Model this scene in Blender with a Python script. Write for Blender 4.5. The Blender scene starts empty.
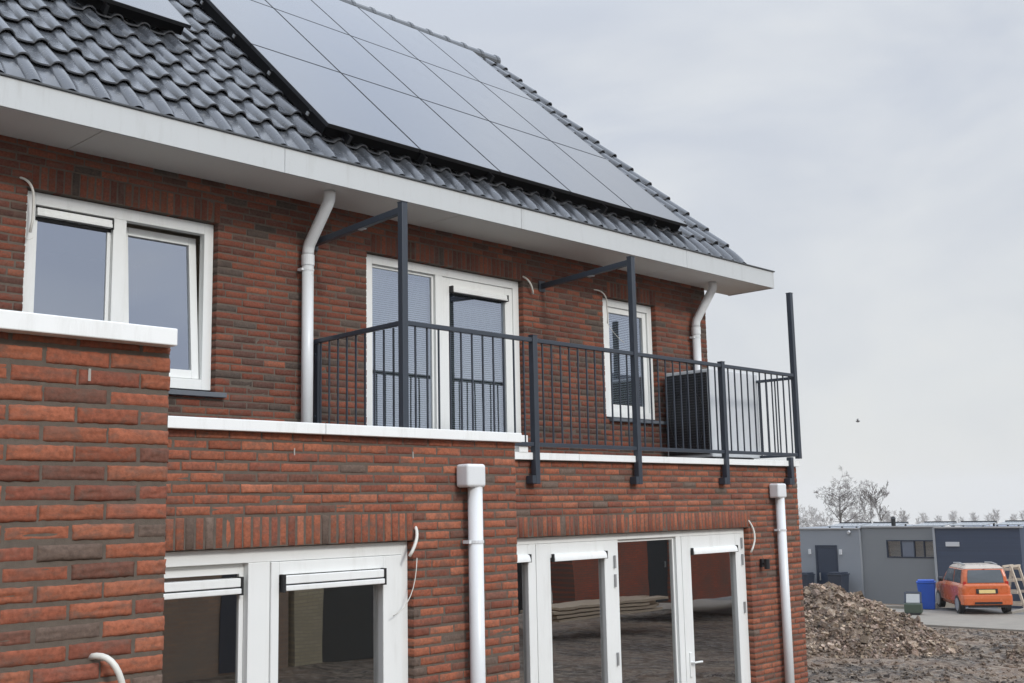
import bpy, math, random
import numpy as np
from mathutils import Vector, Matrix

sc = bpy.context.scene
COL = sc.collection
R = math.radians

# ------------------------------------------------------------------ camera
cam_d = bpy.data.cameras.new("camera")
cam = bpy.data.objects.new("camera", cam_d)
COL.objects.link(cam)
F_PX, YAW, PITCH, ROLL = 1129.57, 0.803646, 0.147855, -0.0203788
cam_d.sensor_width = 36.0
cam_d.lens = 36.0 * F_PX / 1024.0
cam_d.clip_start = 0.05
cam_d.clip_end = 9000
cy, sy, cp, sp, cr, sr = math.cos(YAW), math.sin(YAW), math.cos(PITCH), math.sin(PITCH), math.cos(ROLL), math.sin(ROLL)
fwd = Vector((sy * cp, cy * cp, sp))
right0 = Vector((cy, -sy, 0))
up0 = right0.cross(fwd)
rgt = right0 * cr + up0 * sr
upv = -right0 * sr + up0 * cr
cam.matrix_world = Matrix(((rgt.x, upv.x, -fwd.x, 0), (rgt.y, upv.y, -fwd.y, 0), (rgt.z, upv.z, -fwd.z, 0), (0, 0, 0, 1)))
sc.camera = cam

# ------------------------------------------------------------------ sky, sun, exposure
SUN_AZ, SUN_EL = R(184), R(31)      # azimuth clockwise from +Y: behind the camera, high
world = bpy.data.worlds.new("World")
sc.world = world
world.use_nodes = True
wt = world.node_tree
wt.nodes.clear()
W = wt.nodes.new
wo = W('ShaderNodeOutputWorld')
bg = W('ShaderNodeBackground')
bg.inputs['Strength'].default_value = 0.1
sky = W('ShaderNodeTexSky')
sky.sky_type = 'NISHITA'
sky.sun_disc = False
sky.sun_elevation = SUN_EL
sky.sun_rotation = SUN_AZ
tc = W('ShaderNodeTexCoord')
mp = W('ShaderNodeMapping')
mp.inputs['Scale'].default_value = (1.0, 1.0, 2.6)
mp.inputs['Location'].default_value = (1.25, 0.6, 0.3)
n1 = W('ShaderNodeTexNoise')
n1.inputs['Scale'].default_value = 3.0
n1.inputs['Detail'].default_value = 5
n1.inputs['Roughness'].default_value = 0.5
n1.inputs['Distortion'].default_value = 0.5
ramp = W('ShaderNodeValToRGB')
ramp.color_ramp.elements[0].position = 0.36
ramp.color_ramp.elements[0].color = (5.95, 6.35, 7.05, 1)
ramp.color_ramp.elements[1].position = 0.66
ramp.color_ramp.elements[1].color = (7.6, 7.7, 7.7, 1)
e_ = ramp.color_ramp.elements.new(0.52)
e_.color = (6.95, 7.25, 7.65, 1)
# pale veil close to the horizon
sepz = W('ShaderNodeSeparateXYZ')
hz = W('ShaderNodeMapRange')
hz.inputs['From Min'].default_value = 0.0
hz.inputs['From Max'].default_value = 0.33
hz.inputs['To Min'].default_value = 0.8
hz.inputs['To Max'].default_value = 0.0
mixh = W('ShaderNodeMix')
mixh.data_type = 'RGBA'
mixh.inputs['B'].default_value = (7.1, 7.15, 7.05, 1)
# the cloud deck is brighter around the hidden sun
sund = Vector((math.sin(SUN_AZ) * math.cos(SUN_EL), math.cos(SUN_AZ) * math.cos(SUN_EL), math.sin(SUN_EL)))
dot = W('ShaderNodeVectorMath')
dot.operation = 'DOT_PRODUCT'
dot.inputs[1].default_value = Vector((math.sin(SUN_AZ) * .64, math.cos(SUN_AZ) * .64, .77))
glow = W('ShaderNodeMapRange')
glow.inputs['From Min'].default_value = 0.1
glow.inputs['From Max'].default_value = 1.0
glow.inputs['To Min'].default_value = 1.0
glow.inputs['To Max'].default_value = 1.35
mulg = W('ShaderNodeVectorMath')
mulg.operation = 'SCALE'
mixs = W('ShaderNodeMix')
mixs.data_type = 'RGBA'
mixs.inputs['Factor'].default_value = 0.93
L = wt.links.new
L(tc.outputs['Generated'], mp.inputs['Vector'])
L(mp.outputs['Vector'], n1.inputs['Vector'])
L(n1.outputs['Fac'], ramp.inputs['Fac'])
L(tc.outputs['Generated'], sepz.inputs['Vector'])
L(sepz.outputs['Z'], hz.inputs['Value'])
L(hz.outputs['Result'], mixh.inputs['Factor'])
L(ramp.outputs['Color'], mixh.inputs['A'])
L(tc.outputs['Generated'], dot.inputs[0])
L(dot.outputs['Value'], glow.inputs['Value'])
L(mixh.outputs['Result'], mulg.inputs[0])
L(glow.outputs['Result'], mulg.inputs['Scale'])
L(sky.outputs['Color'], mixs.inputs['A'])
zen = W('ShaderNodeMapRange')
zen.interpolation_type = 'SMOOTHSTEP'
zen.inputs['From Min'].default_value = 0.40
zen.inputs['From Max'].default_value = 0.72
zen.inputs['To Min'].default_value = 1.0
zen.inputs['To Max'].default_value = 1.9
L(sepz.outputs['Z'], zen.inputs['Value'])
mulz = W('ShaderNodeVectorMath')
mulz.operation = 'SCALE'
L(mulg.outputs['Vector'], mulz.inputs[0])
L(zen.outputs['Result'], mulz.inputs['Scale'])
tintz = W('ShaderNodeMix')
tintz.data_type = 'RGBA'
tintz.blend_type = 'MULTIPLY'
tintz.inputs['B'].default_value = (0.93, 0.985, 1.08, 1)
tz = W('ShaderNodeMapRange')
tz.inputs['From Min'].default_value = 0.38
tz.inputs['From Max'].default_value = 0.7
L(sepz.outputs['Z'], tz.inputs['Value'])
L(tz.outputs['Result'], tintz.inputs['Factor'])
L(mulz.outputs['Vector'], tintz.inputs['A'])
L(tintz.outputs['Result'], mixs.inputs['B'])
L(mixs.outputs['Result'], bg.inputs['Color'])
L(bg.outputs['Background'], wo.inputs['Surface'])

sun_d = bpy.data.lights.new("sun", 'SUN')
sun_d.energy = 1.5
sun_d.angle = R(10)
sun_d.color = (1.0, 0.97, 0.92)
sun = bpy.data.objects.new("sun", sun_d)
COL.objects.link(sun)
sun.rotation_euler = sund.to_track_quat('Z', 'Y').to_euler()

sc.view_settings.view_transform = 'Standard'
sc.view_settings.look = 'None'
sc.view_settings.exposure = 0.10
sc.view_settings.gamma = 1.0
sc.view_settings.use_curve_mapping = False
sc.cycles.use_denoising = True
sc.cycles.max_bounces = 10
sc.cycles.volume_bounces = 2
sc.cycles.transparent_max_bounces = 16
sc.cycles.caustics_reflective = False
sc.cycles.caustics_refractive = False

# ------------------------------------------------------------------ materials
def new_mat(name):
    m = bpy.data.materials.new(name)
    m.use_nodes = True
    nt = m.node_tree
    b = nt.nodes['Principled BSDF']
    return m, nt, b

def noise_node(nt, scale, detail=4, rough=0.55, stretch=None, distort=0.0):
    t = nt.nodes.new('ShaderNodeTexCoord')
    n = nt.nodes.new('ShaderNodeTexNoise')
    n.inputs['Scale'].default_value = scale
    n.inputs['Detail'].default_value = detail
    n.inputs['Roughness'].default_value = rough
    n.inputs['Distortion'].default_value = distort
    if stretch:
        mpn = nt.nodes.new('ShaderNodeMapping')
        mpn.inputs['Scale'].default_value = stretch
        nt.links.new(t.outputs['Object'], mpn.inputs['Vector'])
        nt.links.new(mpn.outputs['Vector'], n.inputs['Vector'])
    else:
        nt.links.new(t.outputs['Object'], n.inputs['Vector'])
    return n

def rng_node(nt, src, a, b, c, d):
    r = nt.nodes.new('ShaderNodeMapRange')
    r.inputs['From Min'].default_value = a
    r.inputs['From Max'].default_value = b
    r.inputs['To Min'].default_value = c
    r.inputs['To Max'].default_value = d
    nt.links.new(src, r.inputs['Value'])
    return r.outputs['Result']

def mix_node(nt, fac, a, b, mode='MIX'):
    x = nt.nodes.new('ShaderNodeMix')
    x.data_type = 'RGBA'
    x.blend_type = mode
    for sock, v in (('Factor', fac), ('A', a), ('B', b)):
        if isinstance(v, bpy.types.NodeSocket):
            nt.links.new(v, x.inputs[sock])
        elif sock == 'Factor':
            x.inputs[sock].default_value = v
        else:
            x.inputs[sock].default_value = (*v, 1)
    return x.outputs['Result']

def bump_node(nt, b, src, strength, dist):
    bp = nt.nodes.new('ShaderNodeBump')
    bp.inputs['Strength'].default_value = strength
    bp.inputs['Distance'].default_value = dist
    nt.links.new(src, bp.inputs['Height'])
    nt.links.new(bp.outputs['Normal'], b.inputs['Normal'])
    return bp

def plain(name, col, rough=0.5, metal=0.0, spec=0.5, var=0.12, scale=6.0, bump=0.0, stretch=None, dirt=None):
    """painted / plastic / metal surface with a little tonal and gloss variation"""
    m, nt, b = new_mat(name)
    n = noise_node(nt, scale, 5, 0.6, stretch)
    lo = tuple(c * (1 - var) for c in col)
    hi = tuple(min(1, c * (1 + var)) for c in col)
    c = mix_node(nt, n.outputs['Fac'], lo, hi)
    if dirt:
        n2 = noise_node(nt, 5.0, 9, 0.75, (1.6, 1, 0.22))
        f = rng_node(nt, n2.outputs['Fac'], 0.52, 0.75, 0.0, dirt[1])
        c = mix_node(nt, f, c, dirt[0])
    nt.links.new(c, b.inputs['Base Color'])
    b.inputs['Metallic'].default_value = metal
    b.inputs['Specular IOR Level'].default_value = spec
    nt.links.new(rng_node(nt, n.outputs['Fac'], 0.3, 0.7, max(0.02, rough - 0.08), min(1, rough + 0.08)), b.inputs['Roughness'])
    if bump:
        n3 = noise_node(nt, scale * 12, 4, 0.6)
        bump_node(nt, b, n3.outputs['Fac'], bump, 0.004)
    return m

def brick_mat(name, grain=1.0):
    m, nt, b = new_mat(name)
    at = nt.nodes.new('ShaderNodeAttribute')
    at.attribute_name = 'Col'
    n = noise_node(nt, 55, 6, 0.65)
    v = rng_node(nt, n.outputs['Fac'], 0.25, 0.75, 0.62, 1.38)
    hs = nt.nodes.new('ShaderNodeVectorMath')
    hs.operation = 'SCALE'
    nt.links.new(at.outputs['Color'], hs.inputs[0])
    nt.links.new(v, hs.inputs['Scale'])
    n2 = noise_node(nt, 7, 4, 0.6, (1, 1, 2.2), 0.6)
    f = rng_node(nt, n2.outputs['Fac'], 0.50, 0.72, 0.0, 0.6)
    c = mix_node(nt, f, hs.outputs['Vector'], (0.112, 0.080, 0.066))
    n4 = noise_node(nt, 3.1, 5, 0.6)
    f4 = rng_node(nt, n4.outputs['Fac'], 0.6, 0.8, 0.0, 0.22)
    c = mix_node(nt, f4, c, (0.24, 0.21, 0.18))
    n6 = noise_node(nt, 16, 9, 0.72, (1, 1, 1.6), 0.5)
    c = mix_node(nt, rng_node(nt, n6.outputs['Fac'], 0.50, 0.68, 0.0, 0.75), c, (0.128, 0.088, 0.068))
    n7 = noise_node(nt, 24, 8, 0.75)
    c = mix_node(nt, rng_node(nt, n7.outputs['Fac'], 0.60, 0.74, 0.0, 0.5), c, (0.055, 0.034, 0.028))
    nt.links.new(c, b.inputs['Base Color'])
    b.inputs['Roughness'].default_value = 0.88
    b.inputs['Specular IOR Level'].default_value = 0.25
    n3 = noise_node(nt, 38, 7, 0.7, (1, 1, 1.8), 0.8)
    bump_node(nt, b, n3.outputs['Fac'], 0.5 * grain, 0.004)
    return m

M = {}
M['brick'] = brick_mat('brick')
M['mortar'] = plain('mortar', (0.128, 0.104, 0.085), 0.95, spec=0.15, var=0.35, scale=30, bump=0.5)
M['white'] = plain('white_paint', (0.80, 0.815, 0.80), 0.38, var=0.03, scale=2.5, dirt=((0.50, 0.49, 0.45), 0.32))
M['coping'] = plain('coping_white', (0.84, 0.855, 0.845), 0.42, var=0.03, scale=3, dirt=((0.48, 0.47, 0.43), 0.38))
M['pipe'] = plain('pipe_white', (0.72, 0.74, 0.75), 0.33, var=0.03, scale=4, dirt=((0.5, 0.5, 0.47), 0.22))
M['fascia'] = plain('fascia_panel', (0.51, 0.53, 0.535), 0.5, var=0.03, scale=1.2, dirt=((0.34, 0.34, 0.32), 0.4))
M['soffit'] = plain('soffit_panel', (0.70, 0.69, 0.65), 0.7, var=0.06, scale=1.5)
M['rubber'] = plain('black_rubber', (0.012, 0.012, 0.013), 0.6)
M['black'] = plain('black_metal', (0.010, 0.011, 0.013), 0.45)
M['void'] = plain('black_underlay_shade', (0.006, 0.006, 0.007), 0.85, spec=0.1)
M['steel'] = plain('anthracite_steel', (0.033, 0.042, 0.057), 0.42, var=0.15, scale=9)
M['galv'] = plain('zinc', (0.45, 0.46, 0.47), 0.4, metal=0.7)
M['stone'] = plain('grey_stone', (0.115, 0.13, 0.15), 0.6, var=0.15, scale=15, bump=0.3)
M['cable'] = plain('cable_white', (0.66, 0.65, 0.60), 0.5)
M['bitumen'] = plain('bitumen', (0.05, 0.05, 0.052), 0.9, bump=0.6, scale=12)
M['plaster'] = plain('plaster', (0.42, 0.37, 0.30), 0.9)
M['blind'] = plain('blind_slat', (0.70, 0.70, 0.70), 0.5)
M['trim'] = plain('dark_trim', (0.06, 0.065, 0.07), 0.45)
M['hp_white'] = plain('unit_white', (0.56, 0.58, 0.60), 0.45, var=0.03)
M['weep'] = plain('weep_grey', (0.36, 0.34, 0.31), .8)
M['wood'] = plain('raw_wood', (0.58, 0.46, 0.33), 0.75, var=0.25, scale=8, stretch=(1, 1, 6))
M['wood_pale'] = plain('pale_wood', (0.50, 0.42, 0.33), 0.75, var=0.25, scale=8)

def glass_mat(name, ior, tint, through, rough=0.0):
    m = bpy.data.materials.new(name)
    m.use_nodes = True
    nt = m.node_tree
    nt.nodes.clear()
    o = nt.nodes.new('ShaderNodeOutputMaterial')
    fr = nt.nodes.new('ShaderNodeFresnel')
    fr.inputs['IOR'].default_value = ior
    gl = nt.nodes.new('ShaderNodeBsdfGlossy')
    gl.inputs['Color'].default_value = (*tint, 1)
    gl.inputs['Roughness'].default_value = rough
    tr = nt.nodes.new('ShaderNodeBsdfTransparent')
    tr.inputs['Color'].default_value = (*through, 1)
    mx = nt.nodes.new('ShaderNodeMixShader')
    geo = nt.nodes.new('ShaderNodeNewGeometry')
    inv = nt.nodes.new('ShaderNodeMath')
    inv.operation = 'SUBTRACT'
    inv.inputs[0].default_value = 1.0
    nt.links.new(geo.outputs['Backfacing'], inv.inputs[1])
    mul = nt.nodes.new('ShaderNodeMath')
    mul.operation = 'MULTIPLY'
    nt.links.new(inv.outputs[0], mul.inputs[0])
    nt.links.new(fr.outputs['Fac'], mul.inputs[1])
    nt.links.new(mul.outputs[0], mx.inputs['Fac'])
    nt.links.new(tr.outputs['BSDF'], mx.inputs[1])
    nt.links.new(gl.outputs['BSDF'], mx.inputs[2])
    nt.links.new(mx.outputs['Shader'], o.inputs['Surface'])
    # almost flat: real double glazing bulges a little
    n = noise_node(nt, 1.3, 2, 0.5)
    bp = nt.nodes.new('ShaderNodeBump')
    bp.inputs['Strength'].default_value = 0.05
    bp.inputs['Distance'].default_value = 0.02
    nt.links.new(n.outputs['Fac'], bp.inputs['Height'])
    nt.links.new(bp.outputs['Normal'], gl.inputs['Normal'])
    return m
M['glass'] = glass_mat('window_glass', 4.4, (0.77, 0.84, 1.0), (0.74, 0.78, 0.80))
M['glass_low'] = glass_mat('window_glass_ground', 4.6, (1, 1, 1), (0.6, 0.6, 0.58))

# roof tile: satin glazed dark grey
m, nt, b = new_mat('roof_tile')
n = noise_node(nt, 14, 6, 0.65)
at = nt.nodes.new('ShaderNodeAttribute')
at.attribute_name = 'Col'
v = nt.nodes.new('ShaderNodeVectorMath')
v.operation = 'SCALE'
nt.links.new(at.outputs['Color'], v.inputs[0])
nt.links.new(rng_node(nt, n.outputs['Fac'], 0.3, 0.7, 0.92, 1.1), v.inputs['Scale'])
nt.links.new(v.outputs['Vector'], b.inputs['Base Color'])
nt.links.new(rng_node(nt, n.outputs['Fac'], 0.3, 0.7, 0.20, 0.30), b.inputs['Roughness'])
b.inputs['Specular IOR Level'].default_value = 0.9
n3 = noise_node(nt, 160, 3, 0.6)
bump_node(nt, b, n3.outputs['Fac'], 0.03, 0.001)
M['tile'] = m

m, nt, b = new_mat('solar_glass')
n = noise_node(nt, 3, 5, 0.6)
nt.links.new(mix_node(nt, n.outputs['Fac'], (0.012, 0.015, 0.022), (0.02, 0.024, 0.032)), b.inputs['Base Color'])
nt.links.new(rng_node(nt, n.outputs['Fac'], 0.3, 0.7, 0.10, 0.17), b.inputs['Roughness'])
b.inputs['IOR'].default_value = 2.5
M['solar'] = m

# ------------------------------------------------------------------ builders
class MB:
    def __init__(self):
        self.v, self.f, self.mi, self.c = [], [], [], []
    def add(self, vs, fs, mi=0, col=None):
        o = len(self.v)
        self.v.extend([tuple(p) for p in vs])
        self.f.extend([tuple(i + o for i in q) for q in fs])
        self.mi.extend([mi] * len(fs))
        if col is not None:
            self.c.extend([col] * len(vs))
        return self
    def box(self, x0, x1, y0, y1, z0, z1, mi=0, mat=None):
        vs = [Vector(p) for p in ((x0, y0, z0), (x1, y0, z0), (x1, y1, z0), (x0, y1, z0), (x0, y0, z1), (x1, y0, z1), (x1, y1, z1), (x0, y1, z1))]
        if mat is not None:
            vs = [mat @ p for p in vs]
        self.add(vs, [(0, 3, 2, 1), (4, 5, 6, 7), (0, 1, 5, 4), (1, 2, 6, 5), (2, 3, 7, 6), (3, 0, 4, 7)], mi)
        return self
    def beam(self, a, b, w, h, mi=0, ref=(0, 0, 1)):
        a, b = Vector(a), Vector(b)
        d = (b - a).normalized()
        r = Vector(ref)
        if abs(d.dot(r)) > 0.95:
            r = Vector((0, 1, 0))
        s = d.cross(r).normalized() * (w / 2)
        u = s.cross(d).normalized() * (h / 2)
        vs = [a - s - u, a + s - u, a + s + u, a - s + u, b - s - u, b + s - u, b + s + u, b - s + u]
        self.add(vs, [(3, 2, 1, 0), (4, 5, 6, 7), (0, 1, 5, 4), (1, 2, 6, 5), (2, 3, 7, 6), (3, 0, 4, 7)], mi)
        return self
    def tube(self, pts, rad, n=10, mi=0, cap=True):
        pts = [Vector(p) for p in pts]
        rr = rad if isinstance(rad, (list, tuple)) else [rad] * len(pts)
        vs, fs = [], []
        prev = None
        for i, p in enumerate(pts):
            if i == 0: t = pts[1] - pts[0]
            elif i == len(pts) - 1: t = pts[-1] - pts[-2]
            else: t = (pts[i + 1] - p).normalized() + (p - pts[i - 1]).normalized()
            t.normalize()
            if prev is None:
                r = Vector((0, 0, 1)) if abs(t.z) < 0.9 else Vector((1, 0, 0))
                s = t.cross(r).normalized()
            else:
                s = (prev - t * prev.dot(t)).normalized()
            prev = s
            u = t.cross(s)
            for k in range(n):
                a = 2 * math.pi * k / n
                vs.append(p + (s * math.cos(a) + u * math.sin(a)) * rr[i])
        for i in range(len(pts) - 1):
            for k in range(n):
                k2 = (k + 1) % n
                fs.append((i * n + k, i * n + k2, (i + 1) * n + k2, (i + 1) * n + k))
        if cap:
            fs.append(tuple(range(n - 1, -1, -1)))
            fs.append(tuple((len(pts) - 1) * n + k for k in range(n)))
        self.add(vs, fs, mi)
        return self
    def build(self, name, mats, parent=None, origin=None, smooth=False, bevel=0.0, seg=2):
        if origin is None:
            origin = wloc(parent) if parent is not None else Vector((0, 0, 0))
        origin = Vector(origin)
        me = bpy.data.meshes.new(name)
        arr = [(p[0] - origin.x, p[1] - origin.y, p[2] - origin.z) for p in self.v]
        me.from_pydata(arr, [], self.f)
        for mm in (mats if isinstance(mats, (list, tuple)) else [mats]):
            me.materials.append(mm)
        if any(self.mi):
            me.polygons.foreach_set('material_index', self.mi)
        if self.c and len(self.c) == len(self.v):
            ca = me.color_attributes.new('Col', 'FLOAT_COLOR', 'POINT')
            ca.data.foreach_set('color', np.array([(*c, 1.0) for c in self.c], dtype=np.float32).ravel())
        if smooth:
            me.polygons.foreach_set('use_smooth', [True] * len(self.f))
        me.update()
        o = bpy.data.objects.new(name, me)
        COL.objects.link(o)
        if parent is not None:
            o.parent = parent
        else:
            o.location = origin
        if bevel:
            bm = o.modifiers.new('bevel', 'BEVEL')
            bm.width = bevel
            bm.segments = seg
            bm.limit_method = 'ANGLE'
            bm.harden_normals = False
        return o

def wloc(o):
    p = Vector((0, 0, 0))
    while o is not None:
        p += o.location
        o = o.parent
    return p

def tag(o, label, cat, group=None):
    o['label'] = label
    o['category'] = cat
    if group:
        o['group'] = group
    return o

def thing(name, label, cat, loc, group=None):
    o = bpy.data.objects.new(name, None)
    COL.objects.link(o)
    o.location = loc
    o.empty_display_size = 0.3
    return tag(o, label, cat, group)

def struct(o, kind='structure'):
    o['kind'] = kind
    return o

def pieces(name, mat, parent, *boxes, bevel=0.0):
    return [MB().box(*q).build(name, mat, parent, bevel=bevel) for q in boxes]

def arc(p0, p1, p2, n=8):
    p0, p1, p2 = Vector(p0), Vector(p1), Vector(p2)
    return [p0 * (1 - t) ** 2 + p1 * 2 * t * (1 - t) + p2 * t * t for t in [i / n for i in range(n + 1)]]

def frame(mb, x0, x1, z0, z1, wl, wr, wb, wt_, y0, y1):
    mb.box(x0, x0 + wl, y0, y1, z0, z1)
    mb.box(x1 - wr, x1, y0, y1, z0, z1)
    if wt_: mb.box(x0 + wl, x1 - wr, y0, y1, z1 - wt_, z1)
    if wb: mb.box(x0 + wl, x1 - wr, y0, y1, z0, z0 + wb)
    return mb

CH = 0.0625
PAL = [((0.300, 0.101, 0.056), 6), ((0.268, 0.087, 0.050), 6), ((0.222, 0.075, 0.048), 4), ((0.170, 0.074, 0.052), 2.0), ((0.140, 0.100, 0.080), 0.9), ((0.335, 0.120, 0.068), 2.0)]

def brick_wall(parent, O, S, N, s0, s1, z0, z1, top, openings=(), soldiers=(), grid=(4, 3), seed=1, wild=0.35, thick=0.28, pal=PAL, crease=False, anchor=None, dull=1.0, mortar_openings=None):
    """courses hang down from height `top`; local axes: S along the wall, N outward. One mesh: bricks + mortar bed."""
    rng = random.Random(seed)
    nr = np.random.RandomState(seed)
    O, S, N = np.array(O, float), np.array(S, float), np.array(N, float)
    Z = np.array((0, 0, 1.0))
    nx, nz = grid
    per = [(i, 0) for i in range(nx)] + [(nx - 1, j) for j in range(1, nz)] + [(i, nz - 1) for i in range(nx - 2, -1, -1)] + [(0, j) for j in range(nz - 2, 0, -1)]
    pid = [j * nx + i for i, j in per]
    npr = len(per)
    base_faces = [(j * nx + i, j * nx + i + 1, (j + 1) * nx + i + 1, (j + 1) * nx + i) for j in range(nz - 1) for i in range(nx - 1)]
    ng = nx * nz
    for k in range(npr):
        k2 = (k + 1) % npr
        base_faces.append((pid[k], ng + k, ng + k2, pid[k2]))
        base_faces.append((ng + k, ng + npr + k, ng + npr + k2, ng + k2))
    base_faces = np.array(base_faces)
    U, V = np.meshgrid(np.linspace(-1, 1, nx), np.linspace(-1, 1, nz))
    U, V = U.ravel(), V.ravel()
    edge = (np.maximum(abs(U), abs(V)) > 0.99)
    pu = np.array([U[i] for i in pid]); pv = np.array([V[i] for i in pid])
    VV, FF, CC = [], [], []
    cols = [c for c, w in pal]; ws = [w for c, w in pal]
    def brick(sa, sb, za, zb):
        cs, cz = (sa + sb) / 2, (za + zb) / 2
        hs, hz_ = (sb - sa) / 2, (zb - za) / 2
        ds, dz, dn = rng.gauss(0, .0009), rng.gauss(0, .0009), rng.gauss(0, .0016)
        tl = rng.gauss(0, .006)
        in_ = min(0.0065 if crease else 0.0045, hs * .3)
        s = cs + ds + U * (hs - in_); z = cz + dz + V * (hz_ - in_) + tl * U * hs
        d = dn + nr.normal(0, .0005, ng) - edge * .0022
        if crease:
            for _ in range(rng.choice((1, 2, 2, 3))):
                v0, u0, wu, dp = rng.uniform(-.6, .75), rng.uniform(-.8, .8), rng.uniform(.15, .5), rng.uniform(.002, .005)
                sl = rng.uniform(-.25, .25)
                d -= dp * np.exp(-((V - v0 - sl * (U - u0)) / .16) ** 2 - ((U - u0) / wu) ** 4)
        ja = .0010
        rs = cs + ds + pu * hs + nr.normal(0, ja, npr); rz = cz + dz + pv * hz_ + nr.normal(0, ja, npr) + tl * pu * hs
        rd = np.full(npr, dn - .0065)
        s2 = np.concatenate([s, rs, rs]); z2 = np.concatenate([z, rz, rz]); d2 = np.concatenate([d, rd, np.full(npr, -.105)])
        P = O + np.outer(s2, S) + np.outer(z2, Z) + np.outer(d2, N)
        c = np.array(rng.choices(cols, ws)[0]) * rng.uniform(.82, 1.18) * dull
        FF.append(base_faces + len(VV) * (ng + 2 * npr))
        VV.append(P); CC.append(np.tile(c, (ng + 2 * npr, 1)))
    row = 0
    anchor = s1 if anchor is None else anchor
    zt = top
    nrow = 0
    while zt > z0 + .02:
        zb = zt - CH
        zc = (zt + zb) / 2
        if zc < z1:
            iv = [(s0, s1)]
            for blk in [(a, b_, c, d) for a, b_, c, d in openings] + [(a, b_, c, c + .1875) for a, b_, c in soldiers]:
                if blk[2] < zc < blk[3]:
                    new = []
                    for a, b_ in iv:
                        if blk[0] > a: new.append((a, min(b_, blk[0])))
                        if blk[1] < b_: new.append((max(a, blk[1]), b_))
                    iv = [q for q in new if q[1] - q[0] > .015]
            ph = anchor - (nrow % 2) * .11
            if rng.random() < wild: ph += rng.choice((-.055, .055, .03))
            for a, b_ in iv:
                cuts = []
                k = math.floor((a - ph) / .22)
                while ph + k * .22 < b_:
                    q = ph + k * .22
                    if a + .045 < q < b_ - .045: cuts.append(q)
                    k += 1
                bnd = [a - .005] + cuts + [b_ + .005]
                for q0, q1 in zip(bnd[:-1], bnd[1:]):
                    brick(q0 + .0042, q1 - .0042, zb + .0064, zt - .0064)
        zt = zb
        nrow += 1
    for a, b_, zz in soldiers:
        n = max(1, round((b_ - a) / .0625))
        w = (b_ - a) / n
        # each upright brick is built lying in (z,s) by swapping roles
        for k in range(n):
            brick(a + k * w + .0055, a + (k + 1) * w - .0055, zz + .004, zz + .1875 - .0065)
    nb = len(VV)
    V3 = np.concatenate(VV) if nb else np.zeros((0, 3))
    F3 = np.concatenate(FF) if nb else np.zeros((0, 4), int)
    C3 = np.concatenate(CC) if nb else np.zeros((0, 3))
    # mortar bed
    ops = [o for o in openings]
    ia = .0035
    xs = sorted({s0 + ia, s1 - ia} | {o[0] - ia for o in ops} | {o[1] + ia for o in ops})
    zs = sorted({z0, z1 - .002} | {o[2] - ia for o in ops} | {o[3] + ia for o in ops})
    xs = [x for x in xs if s0 + ia <= x <= s1 - ia]; zs = [z for z in zs if z0 <= z <= z1 - .002]
    solid = {}
    for i in range(len(xs) - 1):
        for j in range(len(zs) - 1):
            mx_, mz_ = (xs[i] + xs[i + 1]) / 2, (zs[j] + zs[j + 1]) / 2
            solid[i, j] = not any(o[0] - ia < mx_ < o[1] + ia and o[2] - ia < mz_ < o[3] + ia for o in ops)
    mv, mf = [], []
    def q4(pts):
        o = len(mv)
        for s_, z_, d_ in pts:
            mv.append(O + S * s_ + Z * z_ - N * d_)
        mf.append([o, o + 1, o + 2, o + 3])
    f0, f1 = .0060, thick
    for (i, j), ok in solid.items():
        if not ok: continue
        a, b_, c, d = xs[i], xs[i + 1], zs[j], zs[j + 1]
        q4([(a, c, f0), (b_, c, f0), (b_, d, f0), (a, d, f0)])
        q4([(a, c, f1), (a, d, f1), (b_, d, f1), (b_, c, f1)])
        if not solid.get((i - 1, j)): q4([(a, c, f0), (a, d, f0), (a, d, f1), (a, c, f1)])
        if not solid.get((i + 1, j)): q4([(b_, c, f0), (b_, c, f1), (b_, d, f1), (b_, d, f0)])
        if not solid.get((i, j - 1)): q4([(a, c, f0), (a, c, f1), (b_, c, f1), (b_, c, f0)])
        if not solid.get((i, j + 1)): q4([(a, d, f0), (b_, d, f0), (b_, d, f1), (a, d, f1)])
    allv = np.concatenate([V3, np.array(mv)]); allf = np.concatenate([F3, np.array(mf) + len(V3)])
    allc = np.concatenate([C3, np.full((len(mv), 3), .15)])
    org = np.array(wloc(parent))
    me = bpy.data.meshes.new('wall')
    me.vertices.add(len(allv)); me.vertices.foreach_set('co', (allv - org).astype(np.float32).ravel())
    me.loops.add(allf.size); me.loops.foreach_set('vertex_index', allf.astype(np.int32).ravel())
    me.polygons.add(len(allf))
    me.polygons.foreach_set('loop_start', np.arange(0, allf.size, 4, dtype=np.int32))
    me.polygons.foreach_set('loop_total', np.full(len(allf), 4, dtype=np.int32))
    me.materials.append(M['brick']); me.materials.append(M['mortar'])
    mi = np.zeros(len(allf), np.int32); mi[len(F3):] = 1
    me.polygons.foreach_set('material_index', mi)
    me.polygons.foreach_set('use_smooth', mi == 0)
    ca = me.color_attributes.new('Col', 'FLOAT_COLOR', 'POINT')
    ca.data.foreach_set('color', np.concatenate([allc, np.ones((len(allc), 1))], 1).astype(np.float32).ravel())
    me.update(calc_edges=True)
    me.validate()
    o = bpy.data.objects.new('wall', me)
    COL.objects.link(o)
    o.parent = parent
    return o

# ------------------------------------------------------------------ ground
def gz(x, y=0.0):
    if x < 13: return -2.75
    pts = [(13, -2.75), (22, -3.2), (31.5, -3.52), (37.7, -3.6), (42, -3.87)]
    for (a, za), (b_, zb) in zip(pts[:-1], pts[1:]):
        if x <= b_:
            return za + (zb - za) * (x - a) / (b_ - a)
    return -3.87 - .02 * (x - 42)

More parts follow.
